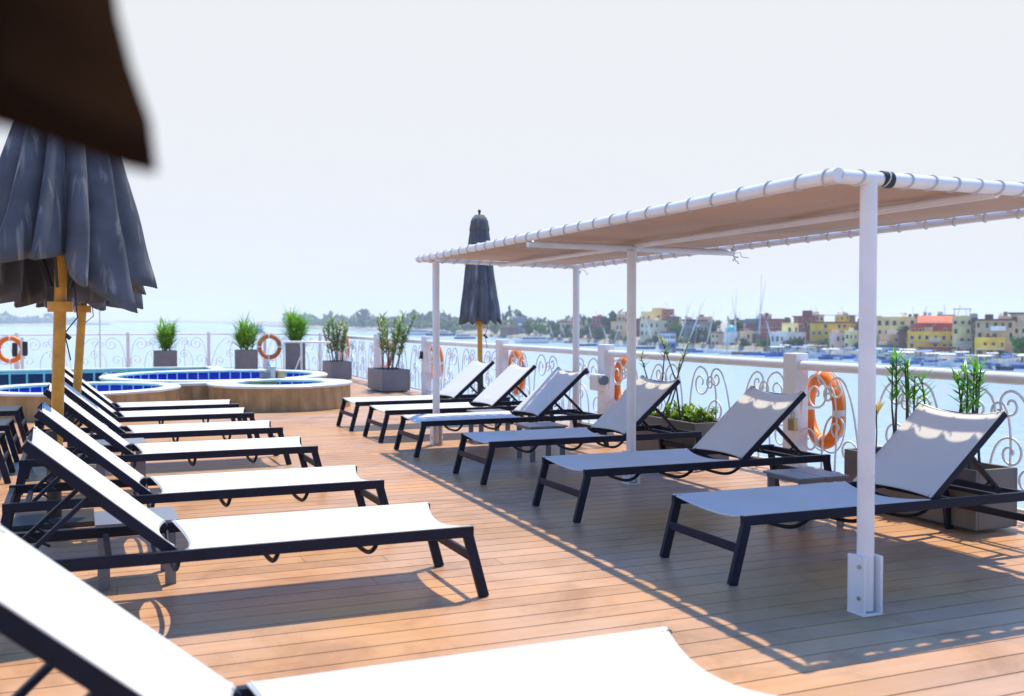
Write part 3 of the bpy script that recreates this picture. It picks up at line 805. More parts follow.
lance_plant('loose branching olive shrub in front of an orange lifebuoy', (6.08, 21.15, .42), 12, 1.25, .20, 34, 'olive', bush=.45, sx=.2, sy=.4, lw=.042, ystart=.3)
planter('warm grey planter behind the nearest railing row lounger', (5.96, 6.0, 0), .40, 1.34, .45, 'planter2', OG)
for lab, loc, seed, st, hh in (('pair of tall oleander sprigs between the near canopy post and the nearest lounger', (5.95, 6.22, .40), 41, 6, .82), ('bright green oleander sprigs rising above the nearest lounger backrest', (5.96, 5.56, .40), 46, 7, .80)):
    lance_plant(lab, loc, st, hh, .14, seed, 'olean', bush=.10, sx=.08, sy=.10, lw=.026, ystart=.55)
yl = MB(); rr = random.Random(3)
for k in range(9): blade(yl, (0, 0, rr.uniform(.30, .42)), (rr.uniform(-1, 1), rr.uniform(-1, 1), rr.uniform(.2, .9)), .14, .03, .1, 4)
MBs = thing('yellowed_sprig', 'small yellowed leaf sprig beside the tall oleander sprigs', 'plant', (5.86, 6.42, .40)); MB().tube([(0, 0, -.02), (.01, 0, .2), (0, 0, .42)], .006, 6).build('stem', 'stem', MBs); yl.build('foliage', 'yleaf', MBs)
planter('warm grey planter with lime herbs between two shaded loungers', (5.97, 9.55, 0), .42, 1.34, .45, 'planter2', OG)
lance_plant('sparse tall sprigs above the lime herbs behind the middle canopy post', (5.92, 9.55, .40), 5, 1.02, .12, 57, 'olive', bush=.45, sx=.12, sy=.5, lw=.032, ystart=.78)
hb = thing('lime_herbs', 'low lime green herbs filling the planter behind the middle canopy post', 'plant', (5.97, 9.45, .40)); hf = MB(); rr = random.Random(8)
hs = MB()
for k in range(60):
    x, y_ = rr.uniform(-.15, .15), rr.uniform(-.5, .45); hh = rr.uniform(.06, .20)
    hs.tube([(x, y_, -.01), (x + rr.uniform(-.02, .02), y_, hh)], .003, 4)
    for j in range(9):
        a = rr.uniform(0, 6.28); el = rr.uniform(-.1, 1.1)
        blade(hf, (x, y_, hh * rr.uniform(.4, 1)), (math.cos(a) * math.cos(el), math.sin(a) * math.cos(el), math.sin(el)), rr.uniform(.05, .09), .045, .1, 3)
hs.build('stem', 'stem', hb); hf.build('foliage', 'herb', hb)

# ------------------------------------------------------------------ far bank
BANK = [(-420, 327.5), (-200, 326.5), (0, 326.0), (60, 325), (110, 323.3), (215, 323.3), (255, 325.5), (300, 328.6), (380, 331), (450, 334.5), (540, 340), (620, 344), (700, 348.2), (790, 353), (850, 356), (930, 361), (1024, 367), (1150, 376), (1350, 395), (1600, 425)]
def bank_depth(px):
    for (a, ya), (b, yb) in zip(BANK, BANK[1:]):
        if a <= px <= b:
            yy = ya + (yb - ya) * (px - a) / (b - a); return 9.5 * FPX / (yy - 320)
    return 150
rows = [(-4, WATER - 1.0), (0, WATER - .6), (1.5, WATER + 1.3), (9, WATER + 1.5), (60, WATER + 3.0), (200, WATER + 5), (700, WATER + 7)]
pxs = list(range(-420, 1601, 20)); vs = []
for px in pxs:
    d0 = bank_depth(px)
    for dd, z in rows:
        vs.append(ground(px, min(d0 + dd, 3100), z))
nr = len(rows)
fb = MB().add(vs, [[i * nr + j, (i + 1) * nr + j, (i + 1) * nr + j + 1, i * nr + j + 1] for i in range(len(pxs) - 1) for j in range(nr - 1)], True)
M['earth'] = mat('bank_earth', (.36, .32, .26), .9, var=.4, vscale=.15, sub=(.13, .14, .08))
tag(fb.build('far_bank', 'earth'), kind='structure')
# low hills far upstream
hm = MB()
def hill(u_, v_):
    px = -420 + 530 * u_; d = bank_depth(min(px, 60)) + 90 + 500 * v_
    hgt = (26 * math.exp(-((px + 30) / 60) ** 2) + 12 * math.exp(-((px + 200) / 90) ** 2) + 5 * noise.noise(Vector((px * .03, v_, 0)))) * math.sin(math.pi * (.12 + .88 * v_)) 
    return ground(px, d, WATER + 2 + max(0, hgt))
hm.grid(hill, 60, 8); M['hill'] = mat('dry_green_hill', (.10, .13, .07), .9, var=.5, vscale=.02)
tag(hm.build('hills', 'hill'), kind='structure')

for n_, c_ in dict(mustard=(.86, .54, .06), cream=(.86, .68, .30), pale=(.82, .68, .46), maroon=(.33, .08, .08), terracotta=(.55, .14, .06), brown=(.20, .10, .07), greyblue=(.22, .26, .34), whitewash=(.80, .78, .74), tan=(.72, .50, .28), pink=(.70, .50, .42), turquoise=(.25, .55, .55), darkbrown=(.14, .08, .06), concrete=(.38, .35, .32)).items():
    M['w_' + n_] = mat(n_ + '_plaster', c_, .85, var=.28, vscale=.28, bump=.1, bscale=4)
M['pane'] = mat('dark_window_glass', (.02, .025, .035), .15)
M['trim'] = mat('pale_window_trim', (.62, .52, .38), .7)
M['awn'] = mat('white_awning', (.75, .75, .73), .7)
M['dome'] = mat('turquoise_dome_tiles', (.05, .42, .55), .4, var=.2, vscale=1)
M['b_white'] = mat('white_boat_paint', (.74, .75, .76), .4, var=.08, vscale=1)
M['b_blue'] = mat('blue_boat_paint', (.02, .13, .46), .4, var=.2, vscale=1)
M['b_navy'] = mat('navy_boat_paint', (.03, .05, .14), .4, var=.2, vscale=1)
M['b_brown'] = mat('wooden_boat', (.22, .12, .06), .6, var=.3, vscale=1)
M['b_light'] = mat('light_blue_awning', (.20, .34, .66), .6)
M['mast'] = mat('pale_mast_wood', (.42, .34, .26), .6)

WIN = {}
def window_mesh(w_, h_):
    k = (round(w_, 1), round(h_, 1))
    if k not in WIN:
        b = MB()
        b.box((0, -.02, 0), (k[0] + .22, .10, k[1] + .22), mi=1); b.box((0, -.06, 0), (k[0], .06, k[1]), mi=0)
        o = b.build('window', ['pane', 'trim']); WIN[k] = o.data; bpy.data.objects.remove(o)
    return WIN[k]
BG = []
def near_(px): return min(BG[:38], key=lambda q: abs(q[0] - px))[1]
def building(label, x1, x2, yt, yb, back, wall, cols, rows_, roof=None, awning=False, door=0, extra=None, depth=11, skew=0.0, base=None, sill=.55):
    pc = (x1 + x2) / 2; d = bank_depth(pc) + back
    g = ground(pc, d); w_ = (x2 - x1) / FPX * d; zt = zat(yt, d); zb = min(zat(yb, d), zt - 2.5)
    az = math.atan2((pc - CX), FPX)
    t = thing('riverside_house', label, 'building', (g.x, g.y, 0), -YAW - az + skew, 'houses on the far river bank')
    zf = WATER + 1.0
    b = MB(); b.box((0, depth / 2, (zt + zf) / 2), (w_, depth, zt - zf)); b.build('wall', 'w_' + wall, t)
    rf = MB()
    if roof == 'slab': rf.box((0, depth / 2 - .1, zt + .18), (w_ + .9, depth + 1.0, .35)); rc = 'w_darkbrown'
    elif roof == 'pent': 
        rf.add([(-w_ / 2 - .2, -.2, zt), (w_ / 2 + .2, -.2, zt), (w_ / 2 + .2, depth / 2, zt + 1.8), (-w_ / 2 - .2, depth / 2, zt + 1.8), (-w_ / 2 - .2, depth, zt), (w_ / 2 + .2, depth, zt)], [[0, 1, 2, 3], [3, 2, 5, 4], [0, 3, 4], [1, 5, 2]]); rc = 'w_terracotta'
    else:
        for s in (-1, 1): rf.box((s * (w_ / 2 - .12), depth / 2, zt + .3), (.24, depth, .6))
        rf.box((0, .12, zt + .3), (w_ - .49, .24, .6)); rf.box((0, depth - .12, zt + .3), (w_ - .49, .24, .6)); rc = 'w_' + wall
    rfo = rf.build('roof', rc, t)
    hfull = zt - zb; ch = hfull / max(rows_, 1)
    for i in range(rows_):
        for j in range(cols):
            if R.random() < .22: continue
            ww = min(1.2, w_ / cols * .42) * R.choice((.7, 1, 1)); hh = min(1.4, ch * .45) * R.choice((.8, 1, 1.1))
            o = bpy.data.objects.new('window', window_mesh(ww, hh)); col.objects.link(o); o.parent = t
            o.location = (-w_ / 2 + w_ * (j + .5 + R.uniform(-.12, .12)) / cols, 0, zb + ch * (i + sill))
    for k in range(door):
        MB().box((-w_ / 2 + w_ * (k + .5) / door, -.03, zb + 1.0), (1.1, .10, 2.0)).build('door', 'w_darkbrown', t)
    if awning:
        MB().box((0, -1.0, zb + 2.4), (w_ * .9, 2.0, .12)).build('awning', awning, t)
    if extra == 'frame':
        e = MB()
        for x in (-1.4, 0, 1.4):
            for yy in (1.0, 3.5): e.box((x - w_ * .25, yy, zt + .85), (.35, .35, 1.6))
        e.box((-w_ * .25, 2.25, zt + 1.8), (3.6, 3.2, .3)); e.build('roof_frame', 'w_maroon', t)
    if extra == 'hut': MB().box((w_ * .1, 4, zt + 1.0), (w_ * .45, 3.5, 2.0)).build('roof_hut', 'w_' + wall, t)
    if extra == 'tank':
        e = MB(); e.lathe([(0, 1.9), (.8, 1.8), (.9, 1.5), (.9, .4), (0, .4)], 14, (w_ * .2, 3, zt)); e.build('water_tank', 'w_whitewash', t)
    if extra == 'shade':
        e = MB()
        for x in (-1, 1):
            for yy in (1, 4): e.box((x * w_ * .4, yy, zt + 1.1), (.15, .15, 2.2))
        e.box((0, 2.5, zt + 2.2), (w_ * .95, 4, .15)); e.build('roof_shade', 'w_concrete', t)
    for k in range(1, rows_):
        if w_ > 6 and R.random() < .7:
            MB().box((0, -.06, zb + ch * k), (w_ - .1, .2, .16)).build('string_course', 'trim', t)
    if w_ > 5 and rows_ > 1:
        for k in range(rows_):
            if R.random() < .45:
                bw = R.uniform(1.8, 3.0); bx = R.uniform(-w_ / 2 + bw / 2, w_ / 2 - bw / 2); zz = zb + ch * k + .1
                ba = MB().box((bx, -.55, zz), (bw, 1.1, .16)); ba.box((bx, -1.06, zz + .5), (bw, .08, .85)); ba.build('balcony', 'w_' + R.choice((wall, 'whitewash', 'brown')), t)
    for k in range(R.choice((0, 1, 2))):
        MB().box((R.uniform(-.4, .4) * w_, R.uniform(2, 8), zt + R.uniform(.5, .9)), (R.uniform(.8, 2.2), 1.4, R.uniform(1.0, 1.8))).build('roof_box', 'w_' + R.choice(('concrete', 'brown', 'pale', 'whitewash')), t)
    if R.random() < .5: MB().tube([(R.uniform(-.3, .3) * w_, 3, zt), (R.uniform(-.3, .3) * w_, 3, zt + 3.2)], .06, 5).build('antenna', 'mast', t)
    BG.append((pc, label))
    return t
B_ = building
B_('beige block with overhanging flat roof at the right photo edge', 1012, 1046, 314, 361, 16, 'pale', 4, 4, 'slab', extra='hut')
B_('tall tan block with brown roof slab over a yellow lower half', 977, 1013, 320.5, 341, 6, 'tan', 5, 2, 'slab')
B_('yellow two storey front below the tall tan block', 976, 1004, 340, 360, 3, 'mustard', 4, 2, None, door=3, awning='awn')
B_('narrow dark brown side wall left of the tall tan block', 971.5, 977, 320.5, 357, 7, 'darkbrown', 1, 3)
B_('cream house with a pale panel beside the dark brown wall', 953, 971, 318.5, 345, 9, 'cream', 3, 3, None, extra='shade')
B_('grey shopfront below the cream house', 957, 972, 344, 358, 4, 'concrete', 3, 1, None, door=2)
B_('unfinished red brick house with terracotta roof', 919, 954, 323, 334, 14, 'terracotta', 6, 1, 'pent')
B_('maroon brick storey under the terracotta roof', 912, 953, 326, 335, 11, 'maroon', 7, 1)
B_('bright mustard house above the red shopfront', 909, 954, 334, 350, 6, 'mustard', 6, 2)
B_('red orange shopfront with white doors', 921, 957, 348.5, 358, 3, 'terracotta', 7, 1, 'slab', door=5)
B_('pale yellow flat roofed block with scattered dark windows', 876, 914, 319, 337, 16, 'cream', 5, 2, None, extra='tank')
B_('lower pale yellow house with two small windows', 881, 900, 336.5, 352, 8, 'tan', 3, 2)
B_('grey brown wall between the pale yellow house and the mustard house', 899, 910, 334, 349, 7, 'brown', 2, 1, 'slab')
B_('small white shed beside the mustard house', 908, 918, 344, 353, 3.5, 'whitewash', 2, 1, 'slab')
B_('low turquoise kiosk by the water', 874, 892, 346.5, 353.5, 2.5, 'turquoise', 4, 1, 'slab')
B_('shadowed brown house behind the near canopy post', 858, 877, 321, 345, 12, 'brown', 3, 3)
B_('cream house just left of the near canopy post', 845, 858, 333, 350, 5, 'cream', 3, 2)
B_('pink plastered house with tall windows', 830, 846, 335, 352, 5, 'pink', 3, 2)
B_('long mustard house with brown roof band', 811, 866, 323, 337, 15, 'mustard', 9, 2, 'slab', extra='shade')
B_('maroon block with a roof hut rising above the palms', 794, 816, 317, 330, 24, 'maroon', 5, 2, 'slab', extra='hut')
B_('small cream house between the two maroon blocks', 782, 798, 325, 336, 16, 'cream', 3, 1)
B_('long low white villa behind the palm', 771, 806, 334, 345, 8, 'whitewash', 8, 1, None)
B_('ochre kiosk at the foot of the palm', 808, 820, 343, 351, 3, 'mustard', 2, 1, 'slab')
B_('maroon block carrying an open roof frame', 760.5, 783, 320.5, 334, 20, 'maroon', 5, 2, None, extra='frame')
B_('grey blue block joined to the maroon block with roof frame', 745, 761, 320.5, 334, 22, 'greyblue', 4, 2)
B_('small tan house with a large window', 740, 752, 333, 348, 5, 'tan', 2, 2)
B_('tan house with flat canopy beside the turquoise dome', 711, 724, 333, 347, 5, 'tan', 3, 2, 'slab')
dh = B_('low white house carrying the turquoise dome', 724, 738, 334, 347, 7, 'whitewash', 3, 1)
dd = bank_depth(731) + 12; gg = ground(731, dd)
MB().lathe([(2.0 * math.cos(a * math.pi / 16) if a < 8 else 0, zat(334, dd) + .8 + 2.2 * math.sin(a * math.pi / 16)) for a in range(9)] [::-1] + [(2.0, zat(334, dd))], 24, (0, 5, 0)).build('dome', 'dome', dh)
B_('grey blue flat block behind the bright round tree', 683, 707, 321, 333, 24, 'greyblue', 7, 2, 'slab')
B_('concrete block with blue shutters beside the grey blue block', 700, 716, 324, 336, 20, 'concrete', 4, 1)
B_('yellow house with stepped roof terrace', 641, 670, 313, 323, 16, 'cream', 6, 1, None, extra='hut')
B_('red roof tower on the yellow stepped house', 662, 674, 310.5, 324, 19, 'terracotta', 2, 2)
B_('white galleried house below the yellow stepped house', 640, 668, 322, 345, 9, 'pale', 6, 3)
B_('brown house right of the galleried house', 667, 679, 318, 344, 12, 'brown', 2, 3)
B_('tan house behind the middle canopy post', 611, 632, 323, 343, 10, 'tan', 5, 2)
B_('maroon house amid dark trees', 592, 605, 317.5, 326, 22, 'maroon', 3, 1)
B_('brown roofed house left of the rear canopy post', 560, 578, 322, 341, 12, 'tan', 4, 2, 'slab')
B_('pale blue tower block far upstream', 513, 526, 319, 338, 30, 'greyblue', 4, 3)
B_('brown riverside pavilion left of the white cruiser', 500, 517, 328, 338.5, 6, 'brown', 4, 1, 'slab', depth=16)
B_('pale upstream house beside the lone umbrella', 533, 548, 324, 338, 18, 'pale', 3, 2)

rr = random.Random(5)
for k in range(26):
    px = 566 + k * 18 + rr.uniform(-6, 6); wd_ = rr.uniform(9, 17); yt = 317.5 + rr.uniform(-1.5, 4.5); wl_ = rr.choice(('tan', 'cream', 'brown', 'maroon', 'pale', 'concrete', 'mustard', 'pink'))
    nm = ' '.join(near_(px).split()[:7])
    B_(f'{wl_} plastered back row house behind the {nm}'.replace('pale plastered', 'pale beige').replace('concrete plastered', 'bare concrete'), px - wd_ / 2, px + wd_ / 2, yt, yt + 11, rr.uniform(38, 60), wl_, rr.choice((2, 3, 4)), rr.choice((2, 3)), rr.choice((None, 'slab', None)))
# trees on the bank
M['tree_a'] = mat('bank_tree_leaf', (.065, .11, .03), .7, var=.5, vscale=.8, trans=.15)
M['tree_b'] = mat('bright_bank_tree_leaf', (.07, .20, .02), .7, var=.4, vscale=.8, trans=.15)
M['bark'] = mat('bank_tree_bark', (.12, .085, .06), .9)
def bank_tree_proto(seed, m_, n=420):
    rr = random.Random(seed); t = thing('bank_tree', 'x', 'tree', (0, 0, 0)); tk = MB(); fl = MB()
    tk.tube([(0, 0, -.3), (.05, 0, .15), (0, .02, .4)], [.045, .035, .025], 8)
    cl_ = []
    for k in range(9):
        a = rr.uniform(0, 6.28); q = rr.uniform(.1, .36); c = Vector((q * math.cos(a), q * math.sin(a), rr.uniform(.3, .85))); cl_.append((c, rr.uniform(.13, .22)))
        tk.tube([(0, 0, .25), tuple(c * .6 + Vector((0, 0, .08))), tuple(c)], [.02, .013, .005], 5)
    for k in range(n):
        c, r_ = rr.choice(cl_); v = Vector((rr.gauss(0, 1), rr.gauss(0, 1), rr.gauss(0, .8))).normalized() * r_ * rr.uniform(.5, 1.1); p = c + v
        a = Vector((rr.uniform(-1, 1), rr.uniform(-1, 1), rr.uniform(-1, 1))).normalized() * .05; b = a.orthogonal().normalized() * .035
        fl.add([p - a - b, p + a - b, p + a + b, p - a + b], [[0, 1, 2, 3]])
    tk.build('trunk', 'bark', t); fl.build('crown', m_, t); return t
def palm_proto(seed):
    rr = random.Random(seed); t = thing('palm_tree', 'x', 'palm', (0, 0, 0)); tk = MB(); fl = MB()
    tk.tube([(0, 0, -.3), (.02, 0, .3), (0, .01, .78)], [.03, .022, .018], 8)
    for k in range(34):
        a = 2 * math.pi * k / 34 + rr.uniform(-.2, .2); el = rr.uniform(-.3, 1.3); p = Vector((0, 0, .78)); d = Vector((math.cos(a) * math.cos(el), math.sin(a) * math.cos(el), math.sin(el)))
        blade(fl, p, d, rr.uniform(.26, .36), .06, .22, 6)
    tk.build('trunk', 'bark', t); fl.build('crown', 'tree_a', t); return t
protos = {'a': bank_tree_proto(1, 'tree_a'), 'b': bank_tree_proto(2, 'tree_b'), 'c': bank_tree_proto(5, 'tree_a'), 'p': palm_proto(3)}
used = set()
def near_house(px): return min(BG[:38], key=lambda q: abs(q[0] - px))[1]
def tree(kind, px, yt, yb, back, label=None, wide=1.0):
    d = bank_depth(px) + back; g = ground(px, d); zt = zat(yt, d); zb = max(zat(yb, d), WATER + .5)
    if kind not in used: o = protos[kind]; used.add(kind)
    else: o = copy_tree(protos[kind])
    s = (zt - zb); o.location = (g.x, g.y, zb); o.scale = (s * wide, s * wide, s); o.rotation_euler.z = R.uniform(0, 6)
    o['label'] = label; o['group'] = 'trees on the far river bank'
tree('b', 1023, 331, 361, 2, 'large green tree against the block at the right photo edge', .9)
tree('p', 925, 311.5, 328, 26, 'lone palm standing above the unfinished red brick house', .8)
tree('a', 904, 325, 338, 10, 'grey green tree between the pale yellow block and the brick house', 1.2)
tree('a', 893, 346, 354, 2, 'rounded bush beside the turquoise kiosk', 1.3)
tree('p', 806, 321, 349, 7, 'big palm in front of the long mustard house', .75)
tree('c', 799, 338, 352, 4, 'dark tree clump at the foot of the big palm', 1.1)
tree('a', 824, 337, 351, 4, 'dark bushy tree left of the pink house', 1.2)
tree('b', 767, 336, 351, 3, 'green bush in front of the maroon block with roof frame', 1.6)
tree('c', 787, 341, 352, 3, 'dark bush below the long low white villa', 1.2)
tree('b', 678, 320, 340, 7, 'bright round tree beside the brown house', .9)
tree('a', 694, 329, 346, 6, 'dark spreading tree below the grey blue flat block', 1.3)
tree('c', 707, 330, 347, 6, 'olive tree left of the tan house with flat canopy', .9)
tree('a', 716, 319, 335, 22, 'tall dark tree behind the tan house with flat canopy', 1.1)
tree('c', 738, 321, 336, 22, 'dark tree behind the turquoise dome', 1.2)
tree('p', 735.5, 314.5, 333, 30, 'thin palm rising above the turquoise dome', .6)
tree('p', 728, 316, 333, 30, 'second thin palm left of the turquoise dome', .6)
tree('a', 606, 316, 338, 20, 'tall dark tree beside the maroon house amid trees', .9)
tree('c', 600, 326, 343, 6, 'wide dark tree below the maroon house', 1.2)
tree('a', 588, 324, 341, 14, 'dark tree just right of the rear canopy post', 1.0)
tree('a', 567, 324, 341, 8, 'dark tree left of the rear canopy post', .8)
tree('c', 553, 322, 341, 8, 'green tree behind the bow of the white cruiser', .9)
tree('b', 540, 320, 339, 9, 'bright tree right of the pale blue tower block', 1.0)
tree('a', 530, 321, 338, 14, 'dusky tree beside the pale blue tower block', 1.1)
tree('c', 494, 322, 338, 8, 'tree just right of the lone closed umbrella pole', 1.0)
tree('b', 455, 325, 335.5, 3, 'pale green rounded tree left of the lone closed umbrella', 1.9)
tree('c', 446, 321, 334, 18, 'dusky tree behind the pale green rounded tree', 1.4)
tree('a', 625, 321, 336, 22, 'dark tree behind the tan house at the middle canopy post', 1.1)
tree('c', 867, 335, 352, 4, 'dark tree hidden partly by the near canopy post', .8)
tree('p', 790, 318, 332, 34, 'small palm between the two maroon blocks', .6)
tree('p', 847, 314, 330, 40, 'small far palm behind the long mustard house', .6)
for k in range(46):
    px = R.uniform(552, 1020) if k % 3 else R.uniform(560, 780)
    kd = R.choice('aaccb'); yb_ = 9.5 * FPX / bank_depth(px) + 320
    tree(kd, px, yb_ - R.uniform(6, 15) * (1 if kd != 'p' else 1.6), yb_ - 1.5, R.uniform(1.5, 8), 'low bushy tree at the foot of the ' + ' '.join(near_house(px).split()[:8]), R.uniform(.9, 1.7))
# far tree belt: countless crowns that read as one mass
ft = MB(); rr = random.Random(77)
for k in range(760):
    px = rr.choice((rr.uniform(285, 640), rr.uniform(285, 480), rr.uniform(-120, 75)))
    d = bank_depth(px) + rr.uniform(40, 170); g = ground(px, d); hgt = rr.uniform(4, 9.5) * (d / 900) ** .35 * (1.6 if rr.random() < .07 else 1)
    zc = WATER + 2.5
    for j in range(26):
        v = Vector((rr.gauss(0, 1), rr.gauss(0, 1), rr.gauss(0, 1))).normalized() * rr.uniform(.5, 1)
        p = Vector((g.x, g.y, zc + hgt * .6)) + Vector((v.x * hgt * .62, v.y * hgt * .62, v.z * hgt * .5)); a = Vector((rr.uniform(-1, 1), rr.uniform(-1, 1), rr.uniform(-1, 1))).normalized() * hgt * .16; b = a.orthogonal().normalized() * hgt * .14
        ft.add([p - a - b, p + a - b, p + a + b, p - a + b], [[0, 1, 2, 3]])
o = ft.build('distant_trees', 'tree_a'); tag(o, 'long hazy belt of far trees along the upstream bank', 'trees', kind='stuff')

# ------------------------------------------------------------------ boats
def hull_pts(L, Wd, H, sheer=.25):
    def f(u_, v_):
        x = -L / 2 + L * u_; k = (1 - max(0, (u_ - .45) / .55) ** 2.2) * (.82 + .18 * min(1, u_ * 4)); a = (v_ - .5) * 2
        yy = Wd / 2 * k * (math.copysign(abs(a) ** .6, a)); depth_ = H * (1 + sheer * ((u_ - .4) * 1.6) ** 2)
        return (x + (H * .5 * (1 - abs(a)) * -1 if u_ > .9 else 0), yy, -.4 + (depth_ + .4) * abs(a) ** 1.6)
    return f
def boat(kind, label, px, yw, L, heading, hull='b_white', top='b_light', mast=0, lean=0.0, group='boats moored along the far bank'):
    d = 9.5 * FPX / (yw - 320); g = ground(px, d)
    t = thing('moored_boat' if kind != 'felucca' else 'felucca', label, 'boat', (g.x, g.y, WATER), -YAW + heading, group)
    Wd, H = L * .27, max(.7, L * .075)
    MB().grid(hull_pts(L, Wd, H), 16, 10).build('hull', hull, t)
    MB().grid(lambda u_, v_: (-L / 2 * .96 + L * .9 * u_, (v_ - .5) * Wd * .9 * (1 - max(0, (u_ - .45) / .55) ** 2.2), H * .85), 10, 2).build('deck_floor', 'b_brown', t)
    if kind == 'launch':
        for x in (-.36, -.05, .2):
            for s in (-1, 1): MB().tube([(x * L, s * Wd * .36, H * .8), (x * L, s * Wd * .36, H * .85 + 1.9)], .05, 6).build('awning_post', 'b_white', t)
        MB().grid(lambda u_, v_: (-L * .42 + L * .66 * u_, (v_ - .5) * Wd * .92, H * .85 + 1.9 + .22 * math.sin(math.pi * v_)), 4, 6).build('awning', top, t)
        MB().box((-.08 * L, 0, H * .85 + .35), (L * .5, Wd * .55, .5), None, .05).build('bench', 'b_blue' if R.random() < .5 else 'b_white', t)
    elif kind == 'cruiser':
        c = MB(); c.box((-.06 * L, 0, H + .75), (L * .72, Wd * .82, 1.7), None, .12); c.build('cabin', 'b_white', t)
        wn = MB(); wn.box((-.06 * L, 0, H + .95), (L * .66, Wd * .84, .6), None, .03); wn.build('window_band', 'pane', t)
        MB().box((-.12 * L, 0, H + 1.70), (L * .62, Wd * .9, .14), None, .03).build('roof', 'b_white', t)
        MB().box((-.20 * L, 0, H + 2.45), (L * .34, Wd * .7, .10), None, .02).build('flybridge_awning', top, t)
        p = MB()
        for x in (-.34, -.06):
            for s in (-1, 1): p.tube([(x * L, s * Wd * .3, H + 1.7), (x * L, s * Wd * .3, H + 2.4)], .05, 6)
        p.build('flybridge_post', 'b_white', t)
    elif kind == 'houseboat':
        for k in range(2):
            c = MB(); c.box((-.02 * L, 0, H + 1.1 + 2.5 * k), (L * .8, Wd * .9, 2.1), None, .06); c.build('cabin', 'b_white' if k else 'b_blue', t)
            wn = MB()
            for x in range(5):
                for s in (-1, 1): wn.box((-.34 * L + x * L * .16, s * Wd * .45, H + 1.3 + 2.5 * k), (L * .1, .08, 1.0))
            for yy in (-.25, 0, .25): wn.box((-.42 * L, yy * Wd, H + 1.3 + 2.5 * k), (.08, Wd * .16, 1.0))
            wn.build('window_band', 'pane', t)
            MB().box((-.02 * L, 0, H + 2.3 + 2.5 * k), (L * .9, Wd * 1.05, .14)).build('roof', 'b_light' if k else 'b_white', t)
    if mast:
        mm = MB(); top_ = Vector((L * .1 + lean * mast, 0, mast))
        mm.tube([(L * .1, 0, H * .5), tuple(Vector((L * .1, 0, H)).lerp(top_, .5)), tuple(top_)], [.11, .09, .04], 6); mm.build('mast', 'mast', t)
        yd = MB(); a = Vector((L * .36, 0, mast * .16)); b = top_ + Vector((-L * .22, 0, mast * .12)); yd.tube([a, a.lerp(b, .5), b], [.06, .08, .03], 6); yd.build('yard', 'mast', t)
        sl = MB(); sl.tube([a.lerp(b, .12), a.lerp(b, .3) + Vector((0, .05, -.05)), a.lerp(b, .5), a.lerp(b, .75)], [.08, .16, .15, .05], 7); sl.build('furled_sail', 'b_white', t)
    return t
boat('cruiser', 'white river cruiser with a dark window strip anchored beyond the railing', 532, 343.2, 14.5, math.pi, top='b_white')
boat('houseboat', 'blue and white two deck houseboat below the galleried house', 667, 352, 8, math.pi * .62)
boat('cruiser', 'low long dark boat far left of the lone closed umbrella', 465, 338.8, 11, 0, 'b_navy', 'b_navy')
boat('houseboat', 'blue square barge far out behind the middle square planter', 254, 333.5, 16, .1, 'b_blue')
boat('cruiser', 'long pale excursion boat just left of the far canopy post', 424, 335.2, 22, 0, 'b_white', 'b_light', group=None)
boat('cruiser', 'pale excursion boat near the loose branching shrub', 400, 333.2, 24, math.pi, 'b_white', 'b_light')
boat('cruiser', 'dark excursion boat just right of the far canopy post', 441, 335.8, 18, 0, 'b_navy', 'b_white')
feluccas = [(587, 346, 'b_navy', 8.5, .10, 'dark felucca with crossing spars just right of the rear canopy post'), (603, 346, 'b_blue', 7.5, -.03, 'blue felucca left of the middle canopy post'),
            (619, 346.5, 'b_white', 7.5, .02, 'white felucca just left of the middle canopy post'), (696, 352.5, 'b_blue', 14.5, -.14, 'blue felucca with the mast raked over the bright round tree'),
            (713, 353, 'b_white', 11, .02, 'white felucca below the tan house with flat canopy'), (729, 354, 'b_white', 11, -.04, 'white felucca moored below the turquoise dome'),
            (742, 354.5, 'b_brown', 16, .16, 'brown felucca whose mast leans beside the tallest mast'), (753, 355, 'b_blue', 20, .18, 'blue felucca with the tallest leaning mast of the bank'), (765, 355.5, 'b_blue', 11, .03, 'bright blue felucca below the grey blue block'),
            (685, 351, 'b_navy', 14, -.10, 'navy felucca beside the two deck houseboat'), (560, 342.5, 'b_white', 9, .04, 'white felucca left of the rear canopy post'), (571, 343, 'b_brown', 8, -.05, 'brown felucca behind the rear canopy post'),
            (646, 349, 'b_navy', 13, -.08, 'navy felucca right of the middle canopy post'), (548, 341.5, 'b_white', 8.5, .08, 'white felucca behind the stern of the white cruiser'), (408, 332.2, 'b_white', 15, .05, 'tall masted felucca beside the loose branching shrub')]
for px, yw, hc, mh, ln, lab in feluccas:
    boat('felucca', lab, px, yw, R.uniform(5.5, 7.5), R.choice((0, math.pi)) + R.uniform(-.6, .6), hc, mast=mh, lean=ln)
rr = random.Random(21)
cnt = 0
for k in range(44):
    px = 776 + k * 5.9 + rr.uniform(-2, 2); base = 9.5 * FPX / bank_depth(px) + 320
    yw = base + rr.choice((.6, 1.6, 3.0, 4.4)); hc = rr.choice(('b_white', 'b_white', 'b_blue', 'b_navy', 'b_white')); tc = rr.choice(('b_white', 'b_light', 'b_blue', 'b_white', 'b_navy'))
    names = {'b_white': 'white', 'b_blue': 'blue', 'b_navy': 'navy', 'b_light': 'light blue'}
    boat('launch', f"{names[hc]} launch with {names[tc]} awning below the " + " ".join(near_house(px).split()[:8]), px, yw, rr.uniform(3.8, 6.5), rr.choice((0, math.pi, math.pi / 2)) + rr.uniform(-.5, .5), hc, tc, group='motor launches moored below the coloured houses')

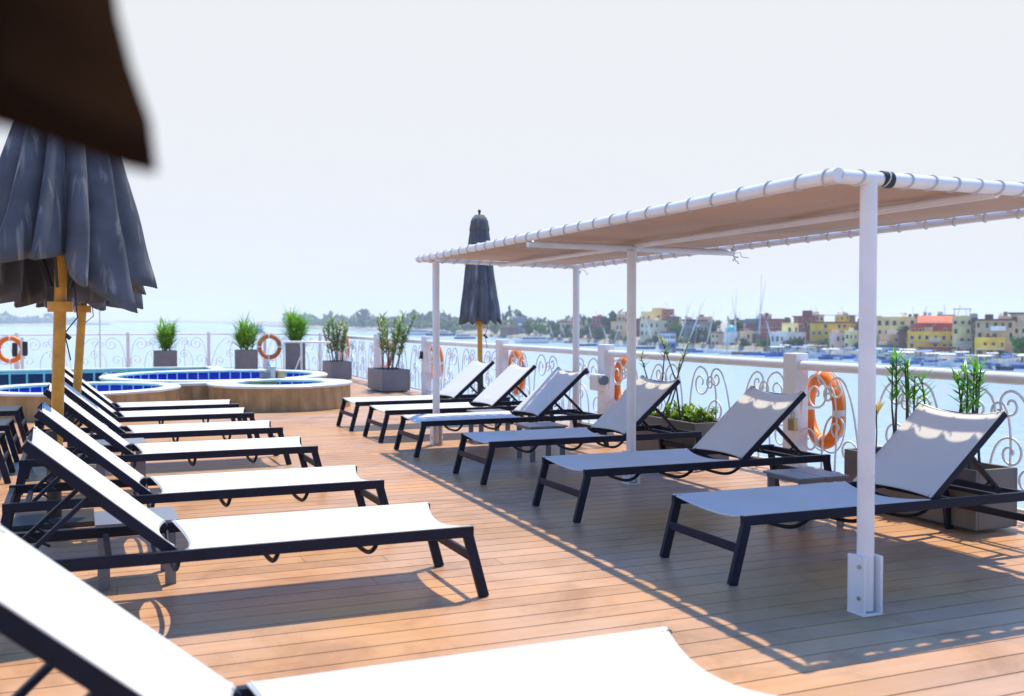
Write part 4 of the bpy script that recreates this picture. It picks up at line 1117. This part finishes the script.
# ------------------------------------------------------------------ air, sky, sun, camera
hz = MB().box((0, 0, 26), (6800, 6800, 70.0)); ho = hz.build('haze', 'pane'); tag(ho, 'pale river haze', 'haze', kind='stuff')
hm_ = bpy.data.materials.new('river_haze'); hm_.use_nodes = True; nt = hm_.node_tree; nt.nodes.clear()
ou = nt.nodes.new('ShaderNodeOutputMaterial'); pv = nt.nodes.new('ShaderNodeVolumePrincipled')
pv.inputs['Color'].default_value = (.84, .90, .97, 1); pv.inputs['Density'].default_value = .0003; pv.inputs['Anisotropy'].default_value = 0
nt.links.new(pv.outputs[0], ou.inputs['Volume']); ho.data.materials.clear(); ho.data.materials.append(hm_)

SUN = Vector((.62, .571, 2.252)).normalized()
el = math.asin(SUN.z); az = math.atan2(SUN.x, SUN.y)
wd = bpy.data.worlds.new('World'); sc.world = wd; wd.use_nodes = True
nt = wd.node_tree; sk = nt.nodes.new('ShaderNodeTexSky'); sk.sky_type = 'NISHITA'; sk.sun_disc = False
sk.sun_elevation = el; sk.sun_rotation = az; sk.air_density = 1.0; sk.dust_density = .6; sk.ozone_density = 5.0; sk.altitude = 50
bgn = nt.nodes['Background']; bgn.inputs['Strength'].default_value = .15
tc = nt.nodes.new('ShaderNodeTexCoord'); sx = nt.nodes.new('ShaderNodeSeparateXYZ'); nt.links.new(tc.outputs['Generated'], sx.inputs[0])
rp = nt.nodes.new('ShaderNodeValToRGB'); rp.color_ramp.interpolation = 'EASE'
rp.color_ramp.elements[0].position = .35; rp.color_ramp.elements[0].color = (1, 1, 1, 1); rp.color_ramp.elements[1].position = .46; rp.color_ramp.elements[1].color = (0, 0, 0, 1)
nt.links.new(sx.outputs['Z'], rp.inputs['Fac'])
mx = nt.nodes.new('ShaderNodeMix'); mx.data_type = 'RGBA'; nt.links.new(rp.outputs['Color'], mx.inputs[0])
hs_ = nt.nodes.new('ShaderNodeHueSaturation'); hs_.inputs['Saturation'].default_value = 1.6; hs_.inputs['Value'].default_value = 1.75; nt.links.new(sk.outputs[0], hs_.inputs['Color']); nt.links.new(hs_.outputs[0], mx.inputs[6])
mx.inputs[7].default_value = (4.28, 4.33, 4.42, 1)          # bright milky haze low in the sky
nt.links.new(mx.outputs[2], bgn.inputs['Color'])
sl = bpy.data.lights.new('sun', 'SUN'); sl.energy = 4.35; sl.angle = rad(.55); sl.color = (1, .88, .63)
so = bpy.data.objects.new('sun', sl); col.objects.link(so); so.location = SUN * 60; so.rotation_euler = (-SUN).to_track_quat('-Z', 'Y').to_euler()

cd = bpy.data.cameras.new('camera'); cd.sensor_width = 36; cd.lens = FPX * 36 / 1024; cd.clip_start = .02; cd.clip_end = 20000
co = bpy.data.objects.new('camera', cd); col.objects.link(co); co.location = (0, 0, HC)
co.rotation_euler = (math.pi / 2 - PIT, 0, -YAW)
cd.dof.use_dof = True; cd.dof.focus_distance = 8.0; cd.dof.aperture_fstop = 2.4
sc.camera = co
sc.view_settings.view_transform = 'Standard'; sc.view_settings.look = 'None'; sc.view_settings.gamma = 1; sc.view_settings.exposure = 0.42
sc.render.engine = 'CYCLES'
cy = sc.cycles; cy.use_denoising = True; cy.max_bounces = 8; cy.volume_bounces = 2; cy.diffuse_bounces = 4; cy.volume_step_rate = 4; cy.use_adaptive_sampling = True; cy.sample_clamp_indirect = 8
